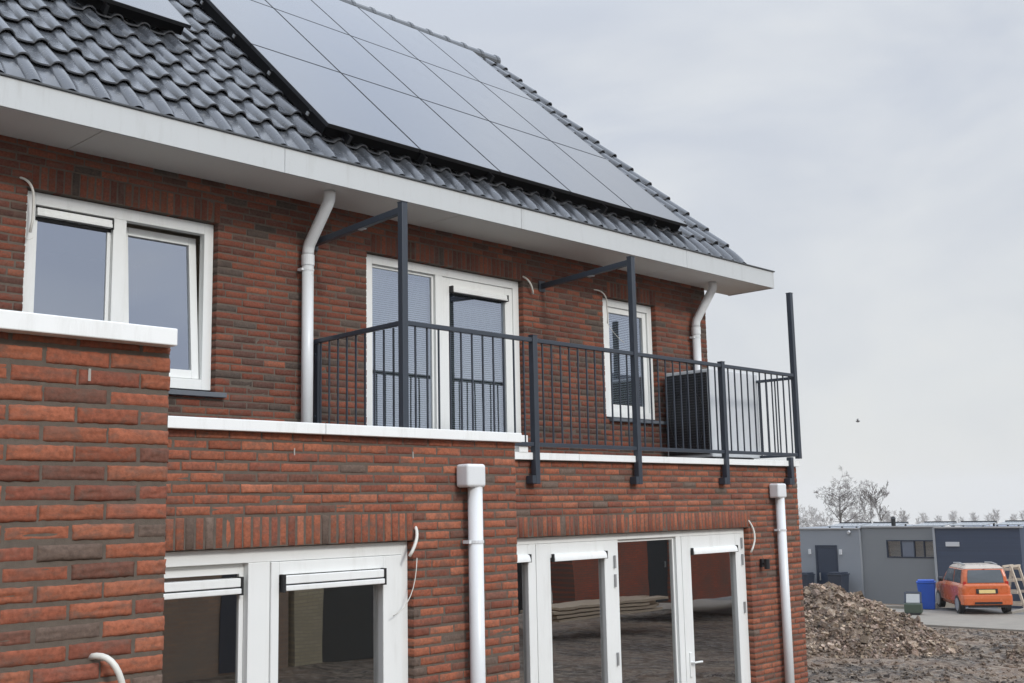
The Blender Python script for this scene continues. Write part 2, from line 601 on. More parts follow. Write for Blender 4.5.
def vnoise(seed, n=64):
    r = np.random.RandomState(seed)
    g = r.rand(n, n)
    def f(x, y):
        x = np.asarray(x, float); y = np.asarray(y, float)
        xi, yi = np.floor(x).astype(int), np.floor(y).astype(int)
        fx, fy = x - xi, y - yi
        fx = fx * fx * (3 - 2 * fx); fy = fy * fy * (3 - 2 * fy)
        a, b_ = g[xi % n, yi % n], g[(xi + 1) % n, yi % n]
        c, d = g[xi % n, (yi + 1) % n], g[(xi + 1) % n, (yi + 1) % n]
        return (a * (1 - fx) + b_ * fx) * (1 - fy) + (c * (1 - fx) + d * fx) * fy
    return f
N1, N2, N3 = vnoise(1), vnoise(2), vnoise(3)
def fbm(x, y):
    return N1(x, y) * .5 + N2(x * 2.1, y * 2.1) * .27 + N3(x * 4.3, y * 4.3) * .15 + N1(x * 9.1 + 5, y * 9.1) * .08 - .5

def axis(segs):
    out = []
    for a, b_, st in segs:
        out += list(np.arange(a, b_, st))
    return np.array(out)
gx = axis([(-1300, -200, 220), (-200, -20, 30), (-20, 12, 2), (12, 33, .11), (33, 44, .5), (44, 100, 8), (100, 400, 60), (400, 1301, 150)])
gy = axis([(-1300, -200, 220), (-200, -24, 30), (-24, 2, 2), (2, 20, .11), (20, 30, .5), (30, 100, 8), (100, 400, 60), (400, 1301, 150)])
X, Y = np.meshgrid(gx, gy, indexing='ij')
Zg = np.vectorize(gz)(X)
mask = np.clip((X - 12.5) / 2, 0, 1) * np.clip((31.6 - X) / 1.5, 0, 1) * np.clip((Y - 1) / 2, 0, 1) * np.clip((26 - Y) / 3, 0, 1)
rut = np.sin((Y * .9 - X * .25) * 2.2 + 3 * fbm(X * .2, Y * .2)) * .03
Zg = Zg + mask * (fbm(X * .55, Y * .55) * .30 + fbm(X * 2.3, Y * 2.3) * .22 + rut)
nxg, nyg = X.shape
mb = MB()
mb.v = list(zip(X.ravel(), Y.ravel(), Zg.ravel()))
idx = np.arange(nxg * nyg).reshape(nxg, nyg)
mb.f = list(map(tuple, np.stack([idx[:-1, :-1], idx[1:, :-1], idx[1:, 1:], idx[:-1, 1:]], -1).reshape(-1, 4)))
mb.mi = [0] * len(mb.f)
m, nt, b = new_mat('mud')
n = noise_node(nt, .8, 10, .72, (1.0, .55, 1.0), .4)
c1 = mix_node(nt, rng_node(nt, n.outputs['Fac'], .43, .57, 0, 1), (0.042, 0.031, 0.024), (0.225, 0.152, 0.104))
n2 = noise_node(nt, 6.5, 9, .74, (1.0, .6, 1.0), .5)
c2 = mix_node(nt, rng_node(nt, n2.outputs['Fac'], .45, .62, 0, .9), c1, (0.40, 0.325, 0.25))
n5 = noise_node(nt, 3.3, 8, .7)
c2 = mix_node(nt, rng_node(nt, n5.outputs['Fac'], .54, .68, 0, .8), c2, (0.050, 0.040, 0.033))
nt.links.new(c2, b.inputs['Base Color'])
nt.links.new(rng_node(nt, n5.outputs['Fac'], .45, .65, .95, .22), b.inputs['Roughness'])
n3 = noise_node(nt, 13, 9, .74)
bump_node(nt, b, n3.outputs['Fac'], 1.0, .09)
M['mud'] = m
struct(mb.build('ground', m, smooth=True))

def slab(name, x0, x1, y0, y1, mat, th, lift):
    mb = MB()
    xs = [x0 + (x1 - x0) * i / 12 for i in range(13)]
    for a, b_ in zip(xs[:-1], xs[1:]):
        za, zb = gz(a) + lift, gz(b_) + lift
        vs = [(a, y0, za), (b_, y0, zb), (b_, y1, zb), (a, y1, za), (a, y0, za - th), (b_, y0, zb - th), (b_, y1, zb - th), (a, y1, za - th)]
        fs = [(0, 1, 2, 3), (4, 5, 1, 0), (7, 3, 2, 6)]
        if a == xs[0]: fs.append((0, 3, 7, 4))
        if b_ == xs[-1]: fs.append((1, 5, 6, 2))
        mb.add(vs, fs)
    return struct(mb.build(name, mat))
M['concrete'] = plain('pale_concrete', (0.25, 0.225, 0.19), 0.85, var=0.3, scale=2.0, bump=0.3, dirt=((0.2, 0.18, 0.15), .5))
M['paving'] = plain('grey_paving', (0.13, 0.128, 0.125), 0.85, var=0.2, scale=4, bump=0.3)
slab('pavement', 31.9, 36.8, -30, 27.5, M['concrete'], .1, .05)
slab('parking_bay', 36.81, 41.98, -30, 17.0, M['paving'], .1, .045)
mk = MB()
mk.box(36.81, 36.95, 17.50, 18.9, gz(36.9) - .02, gz(36.9) + .14)
mk.box(36.95, 40.5, 17.35, 17.49, gz(37) - .3, gz(37) + .10)
mk.box(36.9, 40.0, 14.05, 14.2, gz(37) - .3, gz(37) + .12)
struct(mk.build('kerb', M['concrete'], bevel=.01))

# ------------------------------------------------------------------ the house
YB, YC, YD = 5.74, 7.03, 8.22
ZF = -2.62
house = thing('brick_house', 'red brick house with grey tiled roof, white eave boards and flat-roofed ground floor', 'house', (6.0, YD, -2.75))
# --- upper wall (D)
D_ops = [(3.372, 4.980, 1.005, 2.445), (6.572, 8.715, .40, 2.445), (10.065, 11.080, 1.02, 2.445)]
D_sol = [(3.40, 5.00, 2.445), (6.625, 8.75, 2.445), (10.15, 11.10, 2.445)]
PAL_D_SHADE = [((0.200, 0.062, 0.036), 5), ((0.168, 0.053, 0.033), 5), ((0.130, 0.046, 0.032), 3.5), ((0.098, 0.048, 0.037), 2.2), ((0.080, 0.060, 0.050), 1.4), ((0.235, 0.078, 0.044), 1.5)]  # upper wall bricks darkened: eave shade put into their colour
brick_wall(house, (0, YD, 0), (1, 0, 0), (0, -1, 0), 0.0, 12.16, .30, 2.83, 2.445 + .1875 + CH * 4, D_ops, D_sol, seed=11, wild=.5, pal=PAL_D_SHADE)
# --- ground floor wall under the balcony (C)
C_ops = [(6.25, 11.055, -2.70, -.25)]
brick_wall(house, (0, YC, 0), (1, 0, 0), (0, -1, 0), 5.99, 12.16, -2.85, .443, -.25 + .1875 + CH * 8, C_ops, [(6.20, 11.10, -.25)], seed=12, wild=.5, pal=PAL)
# --- deeper extension (B)
B_ops = [(2.55, 4.978, -1.75, -.19)]
brick_wall(house, (0, YB, 0), (1, 0, 0), (0, -1, 0), 1.95, 5.968, -2.85, .485, -.19 + .1875 + CH * 8, B_ops, [(2.5, 4.98, -.19)], grid=(7, 4), seed=13, wild=.35, anchor=5.968, crease=True)
# right-hand return of the extension and the gable wall
brick_wall(house, (5.968, 0, 0), (0, 1, 0), (1, 0, 0), YB + .28, YC - .005, -2.85, .485, -.19 + .1875 + CH * 8, seed=14, thick=.2)
mb = MB()
mb.add([(12.15, YD + .28, 2.83), (12.15, 15.8, 2.83), (12.15, 12.01, 6.9)], [(0, 1, 2)])
mb.add([(12.15, YC + .28, -2.85), (12.15, 15.8, -2.85), (12.15, 15.8, 2.83), (12.15, YD + .28, 2.83), (12.15, YD + .28, .40), (12.15, YC + .28, .40)], [(0, 1, 2, 3, 4, 5)])
mb.box(-1, 12.14, 15.6, 15.8, -2.85, 2.83)
mb.build('gable_wall', plain('gable_brick', (0.2, 0.075, 0.05), .9, var=.3, scale=20), house)
# --- rooms behind the glass
mb = MB()
mb.box(-0.9, 12.1, 11.2, 11.3, -2.7, 2.8)
mb.box(-0.9, 12.1, 8.52, 11.2, .28, .33)
mb.box(-0.9, 12.1, 8.52, 11.2, 2.70, 2.75)
mb.box(6.0, 12.1, 7.33, 11.2, -2.75, ZF)
mb.box(2.0, 5.9, 6.05, 11.2, -2.75, ZF)
mb.box(5.80, 5.88, 8.52, 11.2, .33, 2.70)
mb.box(9.3, 9.38, 8.52, 11.2, .33, 2.70)
mb.box(5.72, 5.76, 6.05, 11.2, ZF, .2)
mb.box(6.0, 12.1, 7.33, 8.5, .2, .25)
mb.box(2.0, 5.7, 6.05, 8.5, .2, .25)
mb.build('interior', M['plaster'], house)
# flat roofs
mb = MB()
mb.box(6.0, 12.13, YC + .24, YD - .01, .30, .41)
mb.box(2.0, 5.72, YB + .27, YD - .01, .30, .44)
mb.build('flat_roof', M['bitumen'], house)
# copings
mb = MB()
pieces('coping', M['coping'], house, (5.99, 8.12, YC - .05, YC + .25, .443, .507), (8.124, 12.15, YC - .05, YC + .25, .443, .507), (11.94, 12.149, YC + .2505, YD - .01, .4435, .5065),
       (1.99, 4.226, YB - .05, YB + .26, .485, .552), (4.23, 5.985, YB - .05, YB + .26, .485, .552), (5.73, 5.985, YB + .2605, YD - .01, .4855, .5515), bevel=.004)
mb = MB()
mb.box(7.30, 7.415, YC - .055, YC - .002, .5075, .66)
mb.build('flashing', M['coping'], house, bevel=.003)
# eave boards
XE0, XE1 = -0.9, 12.85
fj = [XE0, 2.37, 5.217, 8.057, 10.901, XE1]
mb = MB()
for a, b_ in zip(fj[:-1], fj[1:]):
    mb.box(a + .002, b_ - .002, 7.60, 7.62, 2.795, 3.010)
mb.box(XE1 - .022, XE1 - .002, 7.6205, 8.30, 2.795, 3.010)
mb.build('fascia', M['fascia'], house, bevel=.002)
mb = MB()
sj = [XE0, .10, 3.66, 7.25, 10.85, XE1]
for a, b_ in zip(sj[:-1], sj[1:]):
    mb.box(a + .005, b_ - (.005 if b_ < XE1 else .0235), 7.6205, 8.30, 2.802, 2.818)
mb.box(XE0, XE1 - .03, 7.622, 8.29, 2.819, 2.83)
mb.build('soffit', M['soffit'], house)
mb = MB()
mb.box(XE0, XE1 + .012, 7.585, 7.64, 3.0105, 3.026)
mb.box(XE1 - .04, XE1 + .012, 7.6405, 8.31, 3.0105, 3.026)
mb.box(XE0, XE1 - .025, 7.641, 8.25, 2.97, 3.0)
mb.build('gutter_trim', M['trim'], house, bevel=.003)
mb = MB()
mb.box(XE0, 12.16, 8.26, 8.49, 2.835, 3.3)
mb.build('wall_plate', M['void'], house)

# --- tiled roof
PT = R(42.3)
ct, st = math.cos(PT), math.sin(PT)
RY0, RZ0 = 7.60, 2.985
def roofp(x, s, h=0.0):
    return (x, RY0 + s * ct - h * st, RZ0 + s * st + h * ct)
TW, TG = .258, .405
XT1 = 12.24
rng = random.Random(5)
prof_u = [0, .03, .08, .20, .34, .48, .56, .60, .64, .69, .75, .81, .87, .92, .96, 1.0]
def prof(u):
    h = .006 - .008 * math.sin(min(u / .58, 1) * math.pi)
    if u > .56:
        h += .046 * math.sin((u - .56) / .44 * math.pi) ** .62
    if u < .08: h += .010 * (1 - u / .08)
    return h
mb = MB()
ncol, nrow = 51, 15
for r_ in range(nrow):
    for c_ in range(ncol):
        x1 = XT1 - c_ * TW + rng.gauss(0, .0015)
        sa = -.005 + r_ * TG + rng.gauss(0, .0025)
        if r_ == 0: sa = .055
        sb = sa + TG + .06
        if r_ == nrow - 1: sb = min(sb, 6.03)
        dh, tl = rng.gauss(0, .0018), rng.gauss(0, .004)
        k = rng.uniform(.85, 1.18)
        col = (.066 * k, .072 * k, .082 * k)
        vs, fs = [], []
        n = len(prof_u)
        rows = [(sa + .075, .012), (sa + .004, .026), (sa, .031), (sa + .005, .042), (sa + TG * .5, .024), (sb, .002)]
        if r_ == 0: rows = [(sa, -.012), (sa + .05, .004), (sa + TG * .5, .012), (TG + .05, .004)]
        for q, (s_, lift) in enumerate(rows):
            for u in prof_u:
                x = x1 - TW * 1.02 + u * TW * 1.02
                hh = prof(u) + lift + dh + tl * (u - .5)
                vs.append(roofp(x, s_, hh))
        for q in range(len(rows) - 1):
            for i in range(n - 1):
                fs.append((q * n + i, q * n + i + 1, (q + 1) * n + i + 1, (q + 1) * n + i))
        mb.add(vs, fs, 0, col)
roof = mb.build('roof', M['tile'], house, smooth=True)
mod = roof.modifiers.new('edge', 'EDGE_SPLIT')
mod.split_angle = R(50)
mb = MB()
vs = [roofp(-.9, .03, -.004), roofp(12.20, .03, -.004), roofp(12.20, 6.0, -.004), roofp(-.9, 6.0, -.004), roofp(-.9, .1, -.12), roofp(12.20, .1, -.12), roofp(12.20, 5.9, -.12), roofp(-.9, 5.9, -.12)]
mb.add(vs, [(0, 1, 2, 3), (7, 6, 5, 4), (0, 4, 5, 1), (1, 5, 6, 2), (2, 6, 7, 3), (3, 7, 4, 0)])
ry, rz = RY0 + 5.98 * ct, RZ0 + 5.98 * st
mb.add([(-.9, ry, rz), (12.2, ry, rz), (12.2, 2 * ry - 7.5, 2.9), (-.9, 2 * ry - 7.5, 2.9)], [(0, 1, 2, 3)])
# verge board on the gable edge
mb.add([roofp(12.20, .03, -.12), roofp(12.235, .03, -.12), roofp(12.235, .03, .03), roofp(12.20, .03, .03), roofp(12.20, 5.95, -.12), roofp(12.235, 5.95, -.12), roofp(12.235, 5.95, .03), roofp(12.20, 5.95, .03)],
       [(0, 1, 2, 3), (4, 7, 6, 5), (1, 5, 6, 2), (0, 4, 5, 1), (2, 6, 7, 3), (0, 3, 7, 4)])
mb.build('roof_deck', M['void'], house)
mb = MB()
x = 12.22
k = 0
while x > 2.0:
    n = 10
    vs, fs = [], []
    for (xx, rad) in ((x, .135), (x - .05, .135), (x - .06, .122), (x - .40, .112)):
        for i in range(n + 1):
            a = math.pi * (-.12 + 1.24 * i / n)
            vs.append((xx, ry + .02 - rad * math.cos(a) * 1.05, rz + .03 + rad * math.sin(a) * .95))
    for q in range(3):
        for i in range(n):
            fs.append((q * (n + 1) + i, q * (n + 1) + i + 1, (q + 1) * (n + 1) + i + 1, (q + 1) * (n + 1) + i))
    fs.append(tuple(range(n, -1, -1)))
    kk = rng.uniform(.85, 1.15)
    mb.add(vs, fs, 0, (.045 * kk, .05 * kk, .056 * kk))
    x -= .36
mb.build('ridge_cap', M['tile'], house)

# --- upstairs window on the left (one fixed light, one tilted sash)
YW = YD + .07
def glass_box(x0, x1, z0, z1, y):
    return MB().box(x0, x1, y, y + .012, z0, z1)
w = MB()
frame(w, 3.374, 4.978, 1.03, 2.442, .092, .085, .085, .095, YW, YW + .075)
w.box(4.085, 4.195, YW, YW + .075, 1.115, 2.347)
win = w.build('window', M['white'], house, bevel=.004)
s = MB()
frame(s, 3.468, 4.083, 1.117, 2.345, .03, .03, .03, .03, YW + .035, YW + .07)
s.build('glazing_bead', M['white'], win, bevel=.003)
glass_box(3.49, 4.06, 1.14, 2.32, YW + .048).build('pane', M['glass'], win)
v = MB()
v.box(3.475, 4.070, YW - .012, YW + .030, 2.292, 2.325)
v.box(3.475, 4.070, YW - .020, YW + .030, 2.262, 2.292)
v.build('trickle_vent', M['white'], win, bevel=.004)
pieces('vent_seal', M['rubber'], win, (3.468, 4.080, YW + .0305, YW + .034, 2.235, 2.345), (4.071, 4.081, YW - .018, YW + .011, 2.25, 2.335))
# tilted sash: hinged at the bottom, leaning inwards
TILT = Matrix.Translation((0, YW + .03, 1.12)) @ Matrix.Rotation(-R(4.6), 4, 'X') @ Matrix.Translation((0, -(YW + .03), -1.12))
s = MB()
for a in ((4.205, 4.272, 1.122, 2.335), (4.818, 4.885, 1.122, 2.335)):
    s.box(a[0], a[1], YW + .03, YW + .09, a[2], a[3], mat=TILT)
for a in ((4.272, 4.818, 1.122, 1.192), (4.272, 4.818, 2.265, 2.335)):
    s.box(a[0], a[1], YW + .03, YW + .09, a[2], a[3], mat=TILT)
sash = s.build('sash', M['white'], win, bevel=.004)
MB().box(4.262, 4.828, YW + .055, YW + .067, 1.182, 2.275, mat=TILT).build('pane', M['glass'], win)
MB().box(3.36, 5.06, YD - .05, YW + .05, .965, 1.005).build('sill', M['stone'], win, bevel=.004)

# --- upstairs balcony door with blinds
w = MB()
frame(w, 6.574, 8.713, .46, 2.442, .119, .085, .08, .085, YW, YW + .075)
w.box(7.505, 7.60, YW, YW + .075, .54, 2.357)
door = w.build('balcony_door', M['white'], house, bevel=.004)
s = MB()
frame(s, 6.695, 7.503, .542, 2.355, .025, .025, .1, .025, YW + .03, YW + .07)
s.build('glazing_bead', M['white'], door, bevel=.003)
glass_box(6.715, 7.485, .63, 2.335, YW + .046).build('pane', M['glass'], door)
s = MB()
frame(s, 7.602, 8.628, .542, 2.355, .105, .11, .14, .095, YW + .015, YW + .072)
s.build('door_leaf', M['white'], door, bevel=.004)
glass_box(7.70, 8.525, .67, 2.27, YW + .046).build('pane', M['glass'], door)
v = MB()
v.box(7.725, 8.520, YW - .022, YW + .0145, 2.222, 2.262)
v.box(7.725, 8.520, YW - .032, YW + .012, 2.206, 2.222)
v.build('trickle_vent', M['white'], door, bevel=.006)
pieces('vent_seal', M['rubber'], door, (7.705, 7.722, YW - .035, YW + .0142, 2.20, 2.268), (8.522, 8.532, YW - .03, YW + .0142, 2.20, 2.268), (7.723, 8.521, YW - .008, YW + .0140, 2.194, 2.205))
def blind(parent, x0, x1, z0, z1, y):
    mb = MB()
    z = z1
    mb.box(x0, x1, y, y + .03, z1 - .004, z1 + .03)
    while z > z0:
        mb.add([(x0, y, z - .010), (x1, y, z - .010), (x1, y + .018, z + .004), (x0, y + .018, z + .004), (x0, y, z - .0108), (x1, y, z - .0108), (x1, y + .018, z + .0032), (x0, y + .018, z + .0032)],
               [(0, 1, 2, 3), (7, 6, 5, 4), (0, 4, 5, 1), (2, 6, 7, 3), (1, 5, 6, 2), (3, 7, 4, 0)])
        z -= .021
    return mb.build('blind', M['blind'], parent)
blind(door, 6.70, 7.50, .60, 2.33, YW + .10)
blind(door, 7.69, 8.54, .62, 2.27, YW + .10)

# --- small upstairs window on the right
w = MB()
frame(w, 10.067, 11.077, 1.045, 2.442, .145, .085, .075, .09, YW, YW + .075)
win2 = w.build('window', M['white'], house, bevel=.004)
s = MB()
frame(s, 10.214, 10.988, 1.122, 2.35, .06, .07, .075, .065, YW + .02, YW + .072)
s.build('sash', M['white'], win2, bevel=.004)
glass_box(10.265, 10.925, 1.19, 2.29, YW + .046).build('pane', M['glass'], win2)
blind(win2, 10.24, 10.95, 1.2, 2.28, YW + .10)
MB().box(10.11, 11.15, YD - .05, YW + .05, .985, 1.022).build('sill', M['stone'], win2, bevel=.004)

# --- ground floor window of the extension (B)
YWB = YB + .06
w = MB()
frame(w, 2.55, 4.977, -1.70, -.192, .08, .055, .08, .085, YWB, YWB + .08)
w.box(3.755, 3.905, YWB, YWB + .08, -1.62, -.277)
winB = w.build('window', M['white'], house, bevel=.004)
s = MB()
frame(s, 2.632, 3.753, -1.618, -.279, .05, .03, .05, .06, YWB + .045, YWB + .078)
s.build('glazing_bead', M['white'], winB, bevel=.003)
glass_box(2.67, 3.728, -1.58, -.33, YWB + .058).build('pane', M['glass_low'], winB)
s = MB()
frame(s, 3.907, 4.920, -1.618, -.279, .055, .16, .08, .078, YWB - .012, YWB + .07)
s.build('sash', M['white'], winB, bevel=.005)
glass_box(3.955, 4.765, -1.55, -.35, YWB + .04).build('pane', M['glass_low'], winB)
for a, b_, yy in ((2.68, 3.715, YWB + .012), (3.985, 4.742, YWB - .045)):
    v = MB()
    v.box(a, b_, yy, yy + .043, -.412, -.362)
    v.box(a, b_, yy - .008, yy + .043, -.452, -.420)
    v.build('trickle_vent', M['white'], winB, bevel=.005)
    pieces('vent_seal', M['rubber'], winB, (a, b_, yy + .004, yy + .040, -.4195, -.4125), (a - .014, a - .001, yy - .006, yy + .042, -.46, -.355), (b_ + .001, b_ + .014, yy - .006, yy + .042, -.46, -.355))

# --- ground floor garden doors (C)
YWC = YC + .07
w = MB()
frame(w, 6.25, 11.052, -2.62, -.252, .07, .065, .05, .06, YWC, YWC + .08)
w.box(7.535, 7.615, YWC, YWC + .08, -2.57, -.312)
w.box(8.735, 8.800, YWC, YWC + .08, -2.57, -.312)
w.box(9.762, 9.850, YWC, YWC + .08, -2.57, -.312)
doorC = w.build('garden_door', M['white'], house, bevel=.004)
s = MB()
frame(s, 6.322, 7.533, -2.568, -.314, .16, .025, .16, .11, YWC - .006, YWC + .07)
s.build('door_leaf', M['white'], doorC, bevel=.005)
glass_box(6.47, 7.515, -2.42, -.41, YWC + .035).build('pane', M['glass_low'], doorC)
s = MB()
frame(s, 7.617, 8.733, -2.568, -.314, .19, .15, .2, .13, YWC - .006, YWC + .07)
leaf1 = s.build('door_leaf', M['white'], doorC, bevel=.005)
glass_box(7.80, 8.590, -2.38, -.43, YWC + .035).build('pane', M['glass_low'], doorC)
s = MB()
frame(s, 8.802, 9.760, -2.568, -.314, .025, .025, .03, .025, YWC + .03, YWC + .075)
s.build('glazing_bead', M['white'], doorC, bevel=.003)
glass_box(8.82, 9.742, -2.55, -.33, YWC + .046).build('pane', M['glass_low'], doorC)
s = MB()
frame(s, 9.852, 10.985, -2.568, -.314, .155, .125, .2, .15, YWC - .006, YWC + .07)
leaf2 = s.build('door_leaf', M['white'], doorC, bevel=.005)
glass_box(10.00, 10.868, -2.38, -.45, YWC + .035).build('pane', M['glass_low'], doorC)
for a, b_, zt in ((6.5, 7.505, -.40), (7.83, 8.580, -.412), (10.02, 10.850, -.440)):
    v = MB()
    n = 9
    ring = [(YWC - .0065, zt)] + [(YWC - .012 - .035 * math.sin(t * math.pi / 2 / (n - 3)), zt - .0 - .065 * (1 - math.cos(t * math.pi / 2 / (n - 3)))) for t in range(n - 2)] + [(YWC - .0065, zt - .065)]
    vs = [(a, y_, z_) for y_, z_ in ring] + [(b_, y_, z_) for y_, z_ in ring]
    nn = len(ring)
    fs = [(i, i + nn, (i + 1) % nn + nn, (i + 1) % nn) for i in range(nn)] + [tuple(range(nn)), tuple(range(2 * nn - 1, nn - 1, -1))]
    v.add(vs, fs)
    v.build('trickle_vent', M['white'], doorC, bevel=.003)
    pieces('vent_seal', M['rubber'], doorC, (a - .009, a - .002, YWC - .040, YWC - .0066, zt - .07, zt + .003), (b_ + .002, b_ + .009, YWC - .045, YWC - .0066, zt - .07, zt + .003))
hd = MB()
hd.box(9.905, 9.945, YWC - .02, YWC - .0065, -1.75, -1.50)
hd.tube([(9.925, YWC - .018, -1.600), (9.925, YWC - .06, -1.600)], .012)
hd.tube([(9.915, YWC - .06, -1.600), (9.99, YWC - .062, -1.600), (10.06, YWC - .060, -1.602)], .011)
hd.build('handle', M['white'], doorC, smooth=False, bevel=.003)
for xh, zs_ in ((8.728, (-.52, -.70, -1.44)), (10.978, (-.42, -.60, -1.12))):
    for zh in zs_:
        MB().tube([(xh, YWC - .016, zh - .06), (xh, YWC - .016, zh + .06)], .013, 8).build('hinge', M['galv'], doorC, smooth=False)

# weep vents in the brick joints
for x_, z_, y_ in ((4.03, .375, YB), (4.98, .375, YB)):
    pieces('weep_vent', M['weep'], house, (x_ - .004, x_ + .004, y_ - .0005, y_ + .02, z_ - .022, z_ + .022))

# ------------------------------------------------------------------ near brick annex (A)
annex = thing('brick_annex', 'close-up flat-roofed brick annex with white coping at the left edge', 'annex', (1.0, 3.55, -2.75))
brick_wall(annex, (0, 3.55, 0), (1, 0, 0), (0, -1, 0), -1.2, 1.975, -2.85, .600, .578 + .035, grid=(15, 7), seed=21, wild=0.0, crease=True, anchor=1.975 + .11)
brick_wall(annex, (1.975, 0, 0), (0, 1, 0), (1, 0, 0), 3.55 + .11, YB - .003, -2.85, .578, .578 + .035, grid=(5, 3), seed=22, thick=.2)
mb = MB()
mb.box(-1.2, 1.965, 3.49, 3.78, .580, .640)
mb.box(1.72, 1.964, 3.7805, 8.20, .5805, .6395)
mb.build('coping', M['coping'], annex, bevel=.004)
MB().box(-1.2, 1.74, 3.80, 8.2, .45, .5).build('flat_roof', M['bitumen'], annex)
mb = MB()
mb.box(1.678, 1.687, 3.5475, 3.57, .445, .486)
mb.build('weep_vent', M['weep'], annex)

# ------------------------------------------------------------------ solar panels
SP0 = .203
DS = SP0 * st / ct
gsp = 'solar panels on the tiled roof'
cn = ['first column from the left', 'second column from the left', 'third column from the left', 'fourth column from the left', 'column nearest the gable end']
rn = ['bottom row', 'middle row', 'top row']
def panel(x0, s0, label):
    o = thing('solar_panel', label, 'solar panel', roofp(x0, s0, SP0), gsp)
    g = 1.068, 1.660
    def pr(x, s, h): return roofp(x0 + x, s0 + s, SP0 + h)
    def rbox(mb, xa, xb, sa, sb, ha, hb):
        vs = [pr(xa, sa, ha), pr(xb, sa, ha), pr(xb, sb, ha), pr(xa, sb, ha), pr(xa, sa, hb), pr(xb, sa, hb), pr(xb, sb, hb), pr(xa, sb, hb)]
        mb.add(vs, [(0, 3, 2, 1), (4, 5, 6, 7), (0, 1, 5, 4), (1, 2, 6, 5), (2, 3, 7, 6), (3, 0, 4, 7)])
    f = MB()
    rbox(f, 0, .006, 0, g[1], -.035, .001)
    rbox(f, g[0] - .006, g[0], 0, g[1], -.035, .001)
    rbox(f, .0062, g[0] - .0062, 0, .006, -.035, .001)
    rbox(f, .0062, g[0] - .0062, g[1] - .006, g[1], -.035, .001)
    f.build('frame', M['black'], o)
    p = MB()
    rbox(p, .0065, g[0] - .0065, .0065, g[1] - .0065, -.02, 0)
    p.build('cell_sheet', M['solar'], o)
    return o
for r_ in range(3):
    for c_ in range(5):
        panel(5.762 + c_ * 1.081, .19 + DS + r_ * 1.674, 'black solar panel of the large array, %s, %s' % (rn[r_], cn[c_]))
panel(4.03, 1.81 + DS, 'lone black solar panel of the other array cut by the top edge')
mt = MB()
def rb(mb, xa, xb, sa, sb, ha, hb):
    vs = [roofp(xa, sa, ha), roofp(xb, sa, ha), roofp(xb, sb, ha), roofp(xa, sb, ha), roofp(xa, sa, hb), roofp(xb, sa, hb), roofp(xb, sb, hb), roofp(xa, sb, hb)]
    mb.add(vs, [(0, 3, 2, 1), (4, 5, 6, 7), (0, 1, 5, 4), (1, 2, 6, 5), (2, 3, 7, 6), (3, 0, 4, 7)])
def mount(x0, x1, s0, s1, label, loc):
    o = thing('panel_mount', label, 'mounting frame', loc)
    t = MB()
    rb(t, x0 + .03, x1 - .03, s0 + .06, s1 - .05, .068, .165)  # black block added to stand in for the shade below the panels
    t.build('shade_block', M['void'], o)
    s = s0 + .3
    while s < s1:
        t = MB()
        rb(t, x0 - .01, x1 + .01, s, s + .04, .166, .1665)
        t.build('rail', M['black'], o)
        s += .837
    x = x0 + .25
    while x < x1:
        t = MB()
        rb(t, x, x + .03, s0 - .03, s0 + .0595, .072, .150)
        t.build('hook', M['black'], o)
        x += .9
    s = s0 + .3
    while s < s1:
        t = MB()
        rb(t, x0 - .022, x0 - .011, s + .0, s + .04, .115, .145)
        t.build('rail_end', M['galv'], o)
        s += .837
mount(5.762, 11.155, .19 + DS, 5.19 + DS, 'mounting rails with added black block as the shade under the large solar array', roofp(5.762, .19, .05))
mount(4.03, 5.098, 1.81 + DS, 3.46 + DS, 'mounting rails with added black block as the shade under the lone solar panel', roofp(4.03, 1.81, .05))

# ------------------------------------------------------------------ drainpipes
gdp = 'white drainpipes on the house front'
def clip(mb, x, y, z, r, side=-1):
    mb.tube([(x, y, z - .010), (x, y, z + .010)], r + .003, 16)
    mb.box(x + side * (r + .022), x, y - .012, y + .05, z - .011, z + .011)
def eave_pipe(xt, yt, xb, zk, label, kink):
    o = thing('drainpipe', label, 'drainpipe', (xb, YD - .06, .45), gdp)
    mb = MB()
    y = YD - .075
    pts = [(xt, yt, 2.80), (xt, yt, 2.765)] + arc((xt, yt, 2.755), (xt, yt, 2.725), (xt + (xb - xt) * .08, yt + (y - yt) * .08, 2.69), 4)[1:]
    pts += arc((xt + (xb - xt) * .93, yt + (y - yt) * .93, zk + .05), (xb, y, zk + .01), (xb, y, zk - .04), 4)
    mb.tube(pts, .052, 20)
    mb.build('elbow', M['pipe'], o, smooth=True)
    mb = MB()
    mb.tube([(xb, y, zk - .045), (xb, y, zk - .14)], .0585, 20)
    mb.build('socket', M['pipe'], o, smooth=False)
    mb = MB()
    mb.tube([(xb, y, zk - .13), (xb, y, .42)], .052, 20)
    mb.build('pipe', M['pipe'], o, smooth=True)
    mb = MB()
    clip(mb, xb, y, zk - .18, .053)
    mb.build('bracket', M['pipe'], o)
eave_pipe(5.83, 7.81, 5.845, 2.33, 'white drainpipe from eave to flat roof left of the balcony door', 0)
eave_pipe(11.90, 7.92, 11.815, 2.29, 'white drainpipe from eave beside the small window at the gable corner', 0)
def hopper_pipe(x, yw, zh, hh, hw, label, xo):
    o = thing('drainpipe', label, 'drainpipe', (x, yw - .06, -2.75), gdp)
    y = yw - .075
    mb = MB()
    mb.box(xo - hw / 2, xo + hw / 2, yw - .135, yw - .006, zh - hh, zh)
    mb.build('hopper_head', M['pipe'], o, bevel=.022, seg=4)
    mb = MB()
    mb.tube([(x, y, zh - hh + .01), (x, y, -2.75)], .052, 20)
    mb.build('pipe', M['pipe'], o, smooth=True)
    mb = MB()
    clip(mb, x, y, zh - .53, .053)
    mb.build('bracket', M['pipe'], o)
